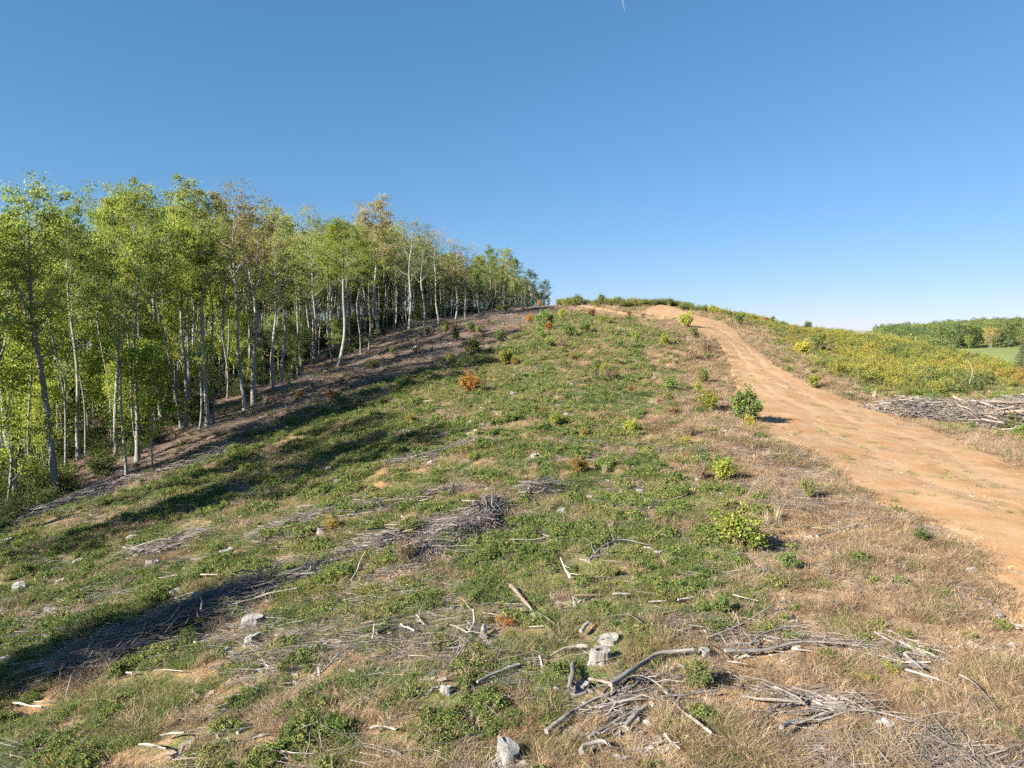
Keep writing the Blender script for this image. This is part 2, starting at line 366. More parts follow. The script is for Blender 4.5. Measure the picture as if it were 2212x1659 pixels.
# ------------------------------------------------------------------ tagging
def tag(o, label, cat, group=None, kind=None):
    o['label'] = label
    if 'kind' not in o and not kind: o['kind'] = 'thing'
    if cat: o['category'] = cat
    if group: o['group'] = group
    if kind: o['kind'] = kind
    return o
def empty(name, loc):
    o = bpy.data.objects.new(name, None); o.empty_display_size = .3; COL.objects.link(o); o.location = loc; return o
def copy_tree(src, loc, rotz=0., scale=(1, 1, 1), color=None):
    r = src.copy(); COL.objects.link(r); r.location = loc; r.rotation_euler = (0, 0, rotz); r.scale = scale
    if color is not None: r.color = (*color, 1)
    for ch in src['_kids']:
        c = bpy.data.objects[ch].copy(); COL.objects.link(c); c.parent = r
        if color is not None: c.color = (*color, 1)
    del r['_kids']
    return r
def proto(name, parts):
    """an unlinked pattern: an Empty and the names of its (unlinked) parts; parts = [(name, MB, material, smooth)]"""
    e = bpy.data.objects.new(name, None); e.empty_display_size = .3; kids = []
    for n, mb, m, s in parts:
        if mb.n == 0: continue
        o = bpy.data.objects.new(n, mb.data(n, m, s)); o.parent = e; kids.append(o.name)
    e['_kids'] = kids
    return e
ORD = ['', 'first', 'second', 'third', 'fourth', 'fifth', 'sixth', 'seventh', 'eighth', 'ninth', 'tenth', 'eleventh', 'twelfth', 'thirteenth', 'fourteenth', 'fifteenth', 'sixteenth', 'seventeenth', 'eighteenth', 'nineteenth', 'twentieth']

# ------------------------------------------------------------------ ground sheet
def build_ground():
    az = np.unique(np.r_[np.linspace(-180, -50, 66), np.linspace(-50, 50, 430), np.linspace(50, 180, 66)])[:-1]
    az = np.radians(az); rr = np.geomspace(2.5, 1300, 600); na, nr = len(az), len(rr)
    X = rr[:, None]*np.sin(az)[None]; Y = rr[:, None]*np.cos(az)[None]
    Z = zf(X, Y)
    i = np.arange(nr-1)[:, None]*na; j = np.arange(na)[None]; j2 = (j+1) % na
    Q = np.stack([i+j, i+j2, i+na+j2, i+na+j], -1).reshape(-1, 4)[:, ::-1]
    V = np.c_[X.ravel(), Y.ravel(), Z.ravel()]; V = np.r_[V, [[0, 0, zf(0, 0)[0]]]]
    T = np.stack([np.full(na, nr*na), j2[0], j[0]], -1)[:, ::-1]
    mb = MB(); mb.add(V, Q, T); o = mb.obj('ground', M_GROUND, None, True)
    x, y = V[:, 0], V[:, 1]; r = np.hypot(x, y)
    td = np.full(len(x), 99.); nn = r < 300; td[nn] = track_dist(x[nn], y[nn])
    dry = np.zeros(len(x)); dry[nn] = dryness(x[nn], y[nn])
    wood = litter_shade(x, y)
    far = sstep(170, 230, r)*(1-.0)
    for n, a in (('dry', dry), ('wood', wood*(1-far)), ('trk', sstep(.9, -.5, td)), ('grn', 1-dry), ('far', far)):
        at = o.data.attributes.new(n, 'FLOAT', 'POINT'); at.data.foreach_set('value', a.astype(np.float32))
    tag(o, 'cleared hillside of soil, straw and thin green cover falling away on both sides', None, kind='structure')
    return o
build_ground()
def build_track():
    mb = MB()
    for L, Rr, n, m in ((resamp(TL, 420), resamp(TRr, 420), 420, 46), (None, None, 90, 9)):
        if L is None:
            c = resamp(B1, n); d = unit(np.gradient(c, axis=0)); p = np.c_[-d[:, 1], d[:, 0]]; L, Rr = c+p*.7, c-p*.7
        s = np.linspace(0, 1, m); wv = fbm(np.arange(n)/5., np.zeros(n), 77, 4)-.5; wv2 = fbm(np.arange(n)/5., np.ones(n)*40, 78, 4)-.5
        w = np.hypot(*(L-Rr).T)[:, None]
        wv = wv+.7*(fbm(np.arange(n)*1.1, np.zeros(n), 79, 2)-.5); wv2 = wv2+.7*(fbm(np.arange(n)*1.1, np.zeros(n), 83, 2)-.5)
        ss = s[None]+(1-s[None])*wv[:, None]*.16*np.minimum(1, 5/w)+s[None]*wv2[:, None]*.2*np.minimum(1, 5/w)
        XY = L[:, None]+(Rr-L)[:, None]*ss[..., None]
        x, y = XY[..., 0], XY[..., 1]; r = np.hypot(x, y)
        edge = np.minimum(s, 1-s)*2
        lift = np.where(edge < .02, -.05, .012+.0006*r)
        rut = np.exp(-((s[None]-.36-.05*np.sin(np.arange(n)/23.)[:, None])*w/.45)**2)+np.exp(-((s[None]-.66-.05*np.sin(np.arange(n)/19.)[:, None])*w/.45)**2)
        z = zf(x, y)+lift-rut*.03*(edge > .1)+((fbm(x/.5, y/.5, 91, 3)-.5)*.06+(fbm(x/1.7, y/1.7, 95, 2)-.5)*.10)*(edge > .05)+.03*(edge > .05)
        V = np.stack([x, y, z], -1).reshape(-1, 3)
        i = np.arange(n-1)[:, None]*m; j = np.arange(m-1)[None]
        Q = np.stack([i+j, i+m+j, i+m+j+1, i+j+1], -1).reshape(-1, 4)
        mb.add(V, Q, None, np.clip(rut, 0, 1).ravel())
    o = mb.obj('dirt_track', M_TRACK, None, True)
    tag(o, 'orange dirt track climbing the hill and widening into a bare landing', None, kind='structure')
build_track()

# ------------------------------------------------------------------ scatter (only for masses nobody could count)
def scatter(name, P, scl, kinds, label, cat, tilt=.0, rotz=None, color=None):
    P = np.asarray(P); n = len(P)
    me = bpy.data.meshes.new(name); me.vertices.add(n); me.vertices.foreach_set('co', P.ravel().astype(np.float32))
    rot = np.c_[R.normal(0, tilt, n), R.normal(0, tilt, n), R.random(n)*2*PI if rotz is None else rotz]
    for nm, ty, a in (('rot', 'FLOAT_VECTOR', rot), ('scl', 'FLOAT', np.broadcast_to(scl, (n,))), ('pick', 'INT', R.integers(0, len(kinds), n))):
        at = me.attributes.new(nm, ty, 'POINT')
        if ty == 'FLOAT_VECTOR': at.data.foreach_set('vector', a.ravel().astype(np.float32))
        elif ty == 'INT': at.data.foreach_set('value', a.astype(np.int32))
        else: at.data.foreach_set('value', a.astype(np.float32))
    o = bpy.data.objects.new(name, me); COL.objects.link(o)
    c = bpy.data.collections.new(name+'_kinds')
    for k in kinds: c.objects.link(k)
    ng = bpy.data.node_groups.new(name, 'GeometryNodeTree')
    ng.interface.new_socket('Geometry', in_out='INPUT', socket_type='NodeSocketGeometry'); ng.interface.new_socket('Geometry', in_out='OUTPUT', socket_type='NodeSocketGeometry')
    gi = ng.nodes.new('NodeGroupInput'); go = ng.nodes.new('NodeGroupOutput'); ip = ng.nodes.new('GeometryNodeInstanceOnPoints'); ci = ng.nodes.new('GeometryNodeCollectionInfo')
    ci.inputs['Collection'].default_value = c; ci.inputs['Separate Children'].default_value = True; ci.inputs['Reset Children'].default_value = True
    def na(nm, ty):
        x = ng.nodes.new('GeometryNodeInputNamedAttribute'); x.data_type = ty; x.inputs[0].default_value = nm; return x.outputs[0]
    ip.inputs['Pick Instance'].default_value = True
    ng.links.new(gi.outputs[0], ip.inputs['Points']); ng.links.new(ci.outputs[0], ip.inputs['Instance'])
    ng.links.new(na('pick', 'INT'), ip.inputs['Instance Index']); ng.links.new(na('rot', 'FLOAT_VECTOR'), ip.inputs['Rotation']); ng.links.new(na('scl', 'FLOAT'), ip.inputs['Scale'])
    ng.links.new(ip.outputs[0], go.inputs[0])
    md = o.modifiers.new('spread', 'NODES'); md.node_group = ng
    if color: o.color = (*color, 1)
    tag(o, label, cat, kind='stuff')
    return o
def polar(n, r0, r1, a0=-47, a1=47, p=1.0):
    """random ground points, denser close by"""
    r = r0*(r1/r0)**(R.random(n)**p); a = np.radians(a0+(a1-a0)*R.random(n))
    return r*np.sin(a), r*np.cos(a), r

def weed_kind(i):
    g = np.random.default_rng(100+i); mb = MB(); n = 110+25*(i % 3); rad = .20+.05*(i % 2); hh = .12+.06*(i % 3)
    st = 9; a = g.random(st)*2*PI; d = np.c_[np.cos(a), np.sin(a)]*g.random((st, 1))*rad
    tips = np.c_[d, hh*(.6+.5*g.random(st))]
    k = g.integers(0, st, n); f = g.random(n)**.6
    C = tips[k]*f[:, None]+g.normal(0, .032, (n, 3)); C[:, 2] = np.abs(C[:, 2])+.01
    leaves(mb, C, .058, .6, .3, g); return mb.obj('weed', M_WEED, link=False)
def grass_kind(i, m, h, n, spread, lean, w, flat=1.):
    g = np.random.default_rng(200+i); mb = MB(); b = np.c_[g.normal(0, spread, (n, 2)), np.zeros(n)]
    dirn = g.normal(0, 1, 2)*.5
    ln = (g.normal(0, 1, (n, 2))+dirn+b[:, :2]/spread*.5)*lean
    blades(mb, b, h*flat*(.5+.7*g.random(n)), ln, w, g); return mb.obj('grass_tuft', m, link=False)
WEEDS = [weed_kind(i) for i in range(6)]
GRASS = [grass_kind(i, M_GRASS, .15, 50, .10, .09, .010) for i in range(5)]
DRY = [grass_kind(20+i, M_DRY, .20, 64, .12, .17, .009, .75) for i in range(6)]

def clear_of(x, y):
    """keeps plants off stumps and logs and out of the metre of ground just before them"""
    c = [(*p[:2], .40 if l else .26) for _, p, l in stumps]+[(*(p[:2]*(1-.42/np.hypot(*p[:2]))), .34 if l else .16) for _, p, l in stumps]
    for a in LOGP: c += [(*q, .19) for q in a]+[(*(q*(1-.2/np.hypot(*q))), .13) for q in a]
    c = np.array(c); out = np.ones(len(x), bool)
    nr = np.where(np.hypot(x, y) < 48)[0]
    for i in range(0, len(nr), 20000):
        k = nr[i:i+20000]
        out[k] = (((x[k, None]-c[None, :, 0])**2+(y[k, None]-c[None, :, 1])**2) > c[None, :, 2]**2).all(1)
    return out
LOGP = []
def ground_cover():
    x, y, r = polar(640000, 7.5, 150); td = track_dist(x, y); fo = litter_shade(x, y); dr = dryness(x, y)
    keepf = np.where(r < 20, .62, 1.0)
    pa = fbm(x/.7, y/.7, 41, 3); pb = fbm(x/.9, y/.9, 51, 3); pc = fbm(x/5., y/5., 61, 3); pd = fbm(x/2.6+.3*y/2.6, y/1.6, 67, 3)
    z = zf(x, y); P = np.c_[x, y, z-.01]; grow = 1+np.clip((r-14)/60, 0, 1)*1.0
    off = (td > .25) & clear_of(x, y)
    w = off & (R.random(len(x)) < keepf*sstep(.42, .64, pa+.34*(pc-.5)-.27*dr-.5*np.clip(pd-.52, 0, 1))*(1-fo*.97)*.57*(1-.4*sstep(40, 85, r)))
    scatter('green_weeds', P[w], (.34+.5*R.random(w.sum()))*np.where(r[w] < 19, .8, 1)*grow[w]*np.where(pa[w] > .66, 1.25, 1), WEEDS, 'low leafy green weeds spreading in patches over the clearing', 'weeds', .15)
    g = off & (R.random(len(x)) < keepf*sstep(.38, .56, pb+.2*(pc-.5)-.18*dr)*(1-fo*.97)*.40)
    scatter('olive_grass', P[g], (.42+.5*R.random(g.sum()))*grow[g], GRASS, 'short olive green grass between the weeds and sticks', 'grass', .2)
    d = (td > -.7) & (clear_of(x, y)) & (R.random(len(x)) < sstep(-.8, .5, td)) & (R.random(len(x)) < keepf*(.09+.26*sstep(.55, .67, pd)+.12*sstep(40, 80, r)+.72*dr*sstep(.38, .56, pb))*(1-fo*.8)*.40)
    scatter('dry_grass', P[d], (.42+.5*R.random(d.sum()))*grow[d], DRY, 'tan matted dry grass thickest along the verge of the track', 'dry grass', .3)
    q = (td < -.3) & (td > -6) & (x > 8) & (R.random(len(x)) < .05) & (fbm(x/1.2, y/1.2, 71) > .60) & (y > 22)
    scatter('track_grass', P[q]+[0, 0, .03], .5+.4*R.random(q.sum()), GRASS, 'small green grass tufts on the bare orange landing', 'grass', .2)

def stick_kind(i):
    g = np.random.default_rng(300+i); mb = MB(); n = 3
    n = 4; A = np.c_[g.normal(0, .3, (n, 2)), .03+g.random(n)*.05]; an = g.normal(0, .5, n); L = .35+g.random(n)*.9
    A = np.c_[g.normal(0, .3, (n, 2)), .03+g.random(n)*.07]; an = g.normal(0, .5, n); L = .35+g.random(n)*.9
    D = np.c_[np.cos(an)*L, np.sin(an)*L, g.normal(0, .05, n)*L]
    sticks(mb, A-D*.1, unit(D)*.25*L[:, None]+g.normal(0, .1, (n, 3))*L[:, None]*[1, 1, .3], .003, .0015, .08, 4, g, .4)
    sticks(mb, A-D*.5, D, .003+.010*g.random(n)**2.5, .002, .045, 4, g, g.random()*.8+.2)
    return mb.obj('stick', (M_TWIG, M_HEAP, M_TWIG, M_GREY, M_TWIG, M_HEAP, M_GREY, M_TWIG, M_GREY)[i], link=False)
def chip_kind(i):
    g = np.random.default_rng(340+i); mb = MB(); L = .12+.18*g.random(); w = .03+.05*g.random(); h = .02+.03*g.random()
    P = np.array([[-L, -w, 0], [L, -w*.5, 0], [L*.9, w, 0], [-L*.8, w*.9, 0], [-L*.9, -w*.7, h], [L*.8, -w*.4, h*.7], [L*.8, w*.8, h], [-L*.7, w*.6, h*1.3]])+g.normal(0, .008, (8, 3))
    mb.add(P, [[0, 3, 2, 1], [4, 5, 6, 7], [0, 1, 5, 4], [1, 2, 6, 5], [2, 3, 7, 6], [3, 0, 4, 7]], None, .6+.3*g.random(), P*3+g.random()*9)
    return mb.obj('wood_chip', (M_PALE, M_GREY, M_CUT)[i % 3], link=False)
STK = [stick_kind(i) for i in range(9)]; CHIP = [chip_kind(i) for i in range(6)]
def clod_kind(i):
    g = np.random.default_rng(380+i); mb = MB(); k = 7; a = np.arange(k)*2*PI/k; L = .5+.5*g.random(); rg = [np.c_[np.cos(a)*r*L, np.sin(a)*r, np.full(k, z)]+g.normal(0, .08, (k, 3)) for r, z in ((.8, -.2), (1, .15), (.55, .5))]
    V = np.r_[rg[0], rg[1], rg[2], [[0, 0, .6]]]*.055; j = np.arange(k); j2 = (j+1) % k
    mb.add(V, np.r_[np.stack([j, j2, k+j2, k+j], -1), np.stack([k+j, k+j2, 2*k+j2, 2*k+j], -1)], np.stack([2*k+j, 2*k+j2, np.full(k, 3*k)], -1), g.random())
    return mb.obj('clod', (M_TRACK, M_BROWN, M_DARK)[i % 3], link=False)
def rubble():
    x, y, r = polar(150000, 8, 120, 0, 47); td = track_dist(x, y)
    k = (td < .6) & (R.random(len(x)) < .13*sstep(.40, .62, fbm(x/1.6, y/1.6, 181, 3)))
    scatter('track_rubble', np.c_[x, y, zf(x, y)+.03][k], (.35+1.3*R.random(k.sum())**3), [clod_kind(i) for i in range(6)], 'small clods and stones lying loose on the dirt track', 'rubble', .4)
def debris():
    x, y, r = polar(170000, 7.5, 140); td = track_dist(x, y); fo = litter_shade(x, y)
    pa = fbm(x/2.8+.3*y/2.8, y/1.6, 141, 3)
    k = (td > .4) & (R.random(len(x)) < (.09+.85*sstep(.5, .64, pa)+.35*fo)*np.where(r < 22, .24, .50))
    th = math.radians(33)+R.normal(0, .45, k.sum())
    P = np.c_[x, y, zf(x, y)+.01][k]
    scatter('woody_debris', P, (.45+.6*R.random(k.sum()))*(1+np.clip((r[k]-30)/80, 0, 1)*.5), STK, 'loose grey sticks left scattered over the cut hillside', 'debris', .08, th)
    q = (R.random(len(x)) < np.where(td < 0, .004, .085)*(pa > .42)); P = np.c_[x, y, zf(x, y)+np.where(td < 0, .02, 0)][q]
    
    scatter('wood_chips', P, .28+.5*R.random(q.sum()), CHIP, 'pale chips and splinters of wood lying between the plants', 'wood chips', .25)

def brush_row(name, px, width, height, n, L, label, cat='brush row', m=None, r=.014, dense_mid=0.):
    """a windrow of countless thin cut branches along a path"""
    C = np.array([hit(*p) for p in px]); Cs = resamp(C, 80); g = np.random.default_rng(len(px)*7+n)
    k = g.integers(0, 79, n); d = unit(Cs[k+1]-Cs[k]); side = np.c_[-d[:, 1], d[:, 0], np.zeros(n)]
    off = np.clip(g.normal(0, .5, n), -1.2, 1.2); ll = L*(.35+g.random(n))
    ctr = Cs[k]+side*(off*width)[:, None]; ctr[:, 2] = zf(ctr[:, 0], ctr[:, 1])
    prof = np.exp(-off**2*1.6)*(.75+.5*vnoise(k/6., k*0., 7))
    ctr[:, 2] += height*prof*g.random(n)**.8+.02
    an = g.normal(0, .50, n); ca, sa = np.cos(an), np.sin(an)
    D = np.c_[d[:, 0]*ca-d[:, 1]*sa, d[:, 0]*sa+d[:, 1]*ca, d[:, 2]*.8+g.normal(0, .13, n)]*ll[:, None]
    kp = fbm(ctr[:, 0]/1.3, ctr[:, 1]/1.3, 211, 2) > .385; ctr, D = ctr[kp], D[kp]; n = len(ctr)
    mb = MB(); rr = r*(.30+g.random(n)**3*2.0)
    sticks(mb, ctr-D*.2, D*.45+g.normal(0, .22, D.shape)*np.linalg.norm(D, axis=1)[:, None]*[1, 1, .4]*.7, rr*.5, rr*.25, .1, 4, g, .3)
    sticks(mb, ctr-D*.5, D, rr, rr*.4, .06, 4, g, .15+.85*g.random(n)**1.5)
    o = mb.obj(name, m or M_TWIG); tag(o, label, cat, kind='stuff')
brush_row('brush_row', [(150,1450),(330,1372),(500,1295),(680,1225),(850,1172),(960,1150)], .85, .27, 2300, 1.7, 'long dark row of cut brush crossing the middle of the slope')
brush_row('brush_row', [(900,1205),(960,1175),(1030,1150),(1050,1118),(1110,1088),(1190,1066)], .75, .55, 1100, 1.3, 'tangled grey brush heap at the upper end of the long brush row')
brush_row('brush_row', [(560,1155),(700,1118),(850,1092),(1000,1056)], .6, .16, 650, 1.4, 'thin flat row of pale brush above the long dark brush row')
brush_row('brush_row', [(20,1128),(120,1098),(230,1062),(330,1030),(420,1005),(520,960)], 1.2, .3, 1300, 1.8, 'pale brush lying along the foot of the wood', r=.018)
brush_row('brush_row', [(520,955),(640,905),(760,850),(900,790),(1000,730)], 3.2, .16, 1100, 1.8, 'sparse purple grey brush strewn on the shaded ground by the wood')
brush_row('brush_row', [(280,1200),(330,1195),(400,1175),(450,1160)], .7, .3, 260, 1.2, 'small grey brush row under the shaded upper slope')
brush_row('brush_row', [(760,1010),(840,1000),(920,985),(1010,955)], .8, .1, 240, 1.3, 'thin scatter of pale brush halfway up the slope')
brush_row('brush_row', [(1690,1395),(1790,1390),(1880,1400),(1960,1430),(2010,1440)], .9, .12, 150, .9, 'grey twigs lying in the dry grass beside the peeling log')
brush_row('brush_row', [(1640,1520),(1760,1520),(1880,1530),(2000,1560)], .7, .14, 190, .8, 'fan of thin pale branches around the long curved branch')
brush_row('brush_row', [(1290,1545),(1370,1510),(1440,1480),(1510,1470)], .6, .14, 130, .8, 'dark twiggy brush beside the thick grey log')

# ------------------------------------------------------------------ trees
def gen_tree(seed, H=19., r0=.2, cb=.42, spread=2.6, nl=24, dens=34, wob=.25, leaf=.22, fork=0, low=10, curve=None, clump=.55, sparse=1.):
    g = np.random.default_rng(seed); T, C = MB(), MB()
    t = np.linspace(0, 1, 18 if curve is None else 34); ph = g.random(4)*2*PI
    ox = wob*(np.sin(t*5+ph[0])-np.sin(ph[0])+.5*np.sin(t*11+ph[1])-.5*np.sin(ph[1])); oy = wob*(np.sin(t*4+ph[2])-np.sin(ph[2])+.5*np.sin(t*9+ph[3])-.5*np.sin(ph[3]))
    if curve is not None: ox = ox*.2+np.interp(t*H, curve[0], curve[1]); oy = oy*.3
    z = t*H-.35*(1-t)
    path = np.c_[ox, oy, z]
    topt = 1. if not fork else .52+.1*g.random()
    rad = r0*((1-t)**.85*.92+.05)*(1+.55*np.exp(-t*H/.5))
    leaders = [(path, rad)]
    if fork:
        kf = int(topt*17); base = path[kf]; leaders = [(path[:kf+1], rad[:kf+1])]
        for q in range(fork):
            a = q*2*PI/fork+g.random(); s = np.linspace(0, 1, 10)[:, None]; hh = H-base[2]
            sp = (1.0+.7*g.random())*spread*.55
            pth = base+np.c_[np.cos(a)*sp*s**.8, np.sin(a)*sp*s**.8, hh*(.82+.18*g.random())*s]
            leaders.append((pth, rad[kf]*.62*((1-s[:, 0])**.9*.93+.07)))
    cl = []; tw_a, tw_d, tw_r = [], [], []
    for pth, rd in leaders: tube(T, pth, rd, 9, True, .35+.5*g.random(), .12, g)
    for li, (pth, rd) in enumerate(leaders):
        if fork and li == 0: continue
        m = nl if not fork else max(5, nl//fork)
        zz = pth[:, 2]; lo = max(cb*H, zz[0]); hi = zz[-1]
        for i in range(m):
            h = lo+(hi*.985-lo)*(i+g.random())/m
            p0 = np.array([np.interp(h, zz, pth[:, c]) for c in range(3)]); rr = np.interp(h, zz, rd)
            f = (h-cb*H)/max(H*(1-cb), .1)
            L = spread*(.38+.75*math.sin(PI*min(1, max(.0, f*.82+.14))))*(.65+.6*g.random())
            el = math.radians(18+38*g.random()+16*f); az = i*2.4+g.random()*1.2+li
            d = np.array([math.cos(az)*math.cos(el), math.sin(az)*math.cos(el), math.sin(el)])
            s = np.linspace(0, 1, 5)[:, None]
            lp = p0+d*L*s+np.array([0, 0, .28*L])*s**2+g.normal(0, .03*L, (5, 3))*s
            tube(T, lp, (min(rr*.55, .085)+.008)*(1-s[:, 0]*.8), 5, False, .4+.5*g.random(), 0, g)
            nt_ = 5
            for q in range(nt_):
                u = .35+.65*(q+g.random())/nt_; b = np.array([np.interp(u, s[:, 0], lp[:, c]) for c in range(3)])
                dd = unit(d*.7+g.normal(0, .65, 3)+[0, 0, .25])*L*(.16+.22*g.random())
                tw_a.append(b); tw_d.append(dd); tw_r.append(.012+.012*g.random())
                if g.random() < sparse: cl.append(b+dd*(.75+.3*g.random()))
            if g.random() < sparse: cl.append(lp[-1])
    for q in range(low):
        h = H*(.12+.5*g.random()); a = g.random()*2*PI; b = np.array([np.interp(h, path[:, 2], path[:, c]) for c in range(3)])
        if fork and h > topt*H: continue
        dd = np.array([math.cos(a), math.sin(a), .25])*(.4+1.1*g.random()); tw_a.append(b); tw_d.append(dd); tw_r.append(.012); cl.append(b+dd)
    sticks(T, np.array(tw_a), np.array(tw_d), np.array(tw_r), .005, .06, 4, g, .5)
    cl = np.array(cl); k = np.repeat(np.arange(len(cl)), dens)
    sz = (.45+.85*g.random(len(cl)))[k][:, None]
    P = cl[k]+g.normal(0, 1, (len(k), 3))*np.array([1, 1, .62])*clump*.62*sz
    ct = g.random(len(cl))[k]
    leaves(C, P, leaf, .68, .15, g, np.clip(.65*ct+.35*g.random(len(k)), 0, 1)); return T, C
TREES = {}
def tree_proto(key, **kw):
    T, C = gen_tree(**kw); TREES[key] = proto('tree', [('trunk', T, M_BARK, True), ('crown', C, M_LEAF, False)])
for i in range(7): tree_proto('big%d' % i, seed=500+i, r0=.20, spread=2.2+.25*(i % 3), cb=.50+.05*(i % 4), nl=25, dens=42, leaf=.165, low=2+2*(i % 3))
for i in range(2): tree_proto('fork%d' % i, seed=520+i, r0=.26, spread=3.1, cb=.5, nl=27, fork=3+i, dens=48, leaf=.17, low=3)
for i in range(5): tree_proto('thin%d' % i, seed=530+i, r0=.105, spread=1.3+.2*(i % 2), cb=.54+.05*(i % 3), nl=15, dens=36, leaf=.165, low=3, wob=.30)
for i in range(4): tree_proto('airy%d' % i, seed=540+i, r0=.19, spread=2.7, cb=.45, nl=24, dens=22, low=3, sparse=.75, clump=.7, leaf=.145)
for i in range(4): tree_proto('sap%d' % i, seed=550+i, H=7., r0=.055, spread=1.7, cb=.22, nl=15, dens=42, low=0, wob=.15, leaf=.155, clump=.6)
tree_proto('snag', seed=560, r0=.17, spread=1.1, cb=.3, nl=9, dens=18, leaf=.16, low=16, fork=4, wob=.15, sparse=.7)
tree_proto('curve', seed=561, r0=.26, spread=3.0, cb=.48, nl=26, dens=44, leaf=.165, low=6, curve=([-1, 0, .8, 1.6, 2.4, 3.2, 3.9, 4.7, 7.5, 11, 20], [0, 0, -.3, -.56, -.50, -.42, -.62, -.9, -1.02, -1.1, -.9]))
tree_proto('lean', seed=562, r0=.15, spread=1.5, cb=.55, nl=14, dens=36, leaf=.165, low=3, curve=([-1, 0, 6, 12, 20], [0, 0, -1., -2.6, -5.2]))
tree_proto('lean2', seed=563, r0=.24, spread=2.5, cb=.48, nl=26, dens=44, leaf=.165, low=5, curve=([-1, 0, 8, 12, 20], [0, 0, -.55, -1.0, -.9]))
HT = {'sap0': 7., 'sap1': 7., 'sap2': 7., 'sap3': 7.}
TOPU = np.array([-400, 0, 40, 60, 120, 165, 190, 205, 220, 240, 290, 350, 400, 450, 480, 500, 540, 570, 620, 660, 700, 760, 800, 820, 850, 880, 910, 960, 1000, 1050, 1100, 1130, 1160, 1185, 1200, 1300])
TOPV = np.array([420, 432, 402, 385, 374, 398, 404, 455, 452, 384, 392, 392, 398, 378, 392, 404, 398, 446, 458, 442, 448, 462, 446, 432, 442, 470, 480, 502, 524, 522, 545, 570, 588, 608, 640, 700])
def topv(u): return np.interp(u, TOPU, TOPV)+np.interp(u, [0, 200, 450, 1200], [58, 52, 24, 8])
GREENS = [(.195, .265, .062), (.235, .295, .066), (.17, .24, .065), (.285, .325, .07)]
OLIVE = [(.33, .34, .09), (.36, .34, .10), (.28, .31, .09), (.38, .335, .10)]
DARKG = [(.18, .25, .085), (.20, .26, .09)]
BROWN = [(.36, .29, .16), (.38, .29, .18)]
def leafcol(u):
    a = R.random()
    if u < 430: pal = GREENS if a < .85 else DARKG
    elif u < 760: pal = OLIVE if a < .55 else GREENS if a < .86 else BROWN
    else: pal = OLIVE if a < .48 else DARKG if a < .72 else BROWN if a < .84 else GREENS
    c = np.array(pal[R.integers(0, len(pal))]); return tuple(c*(1.0+.26*R.random()))
def put_tree(key, P, H, rad, color, rz=None, name='tree'):
    base = HT.get(key, 19.); s = H/base; r0 = {'b': .22, 'f': .26, 't': .115, 'a': .19, 's': .055, 'c': .26, 'l': .2}[key[0]]
    if key == 'snag': r0 = .17
    sx = s if rad is None else np.clip(.5*(rad/r0)+.5*s, .55*s, 1.5*s)
    o = copy_tree(TREES[key], (P[0], P[1], P[2]), R.random()*2*PI if rz is None else rz, (sx, sx, s), color); o.name = name
    return o
GE, GI, GS = 'trees standing along the edge of the wood', 'trees inside the wood', 'young saplings filling the lower wood'
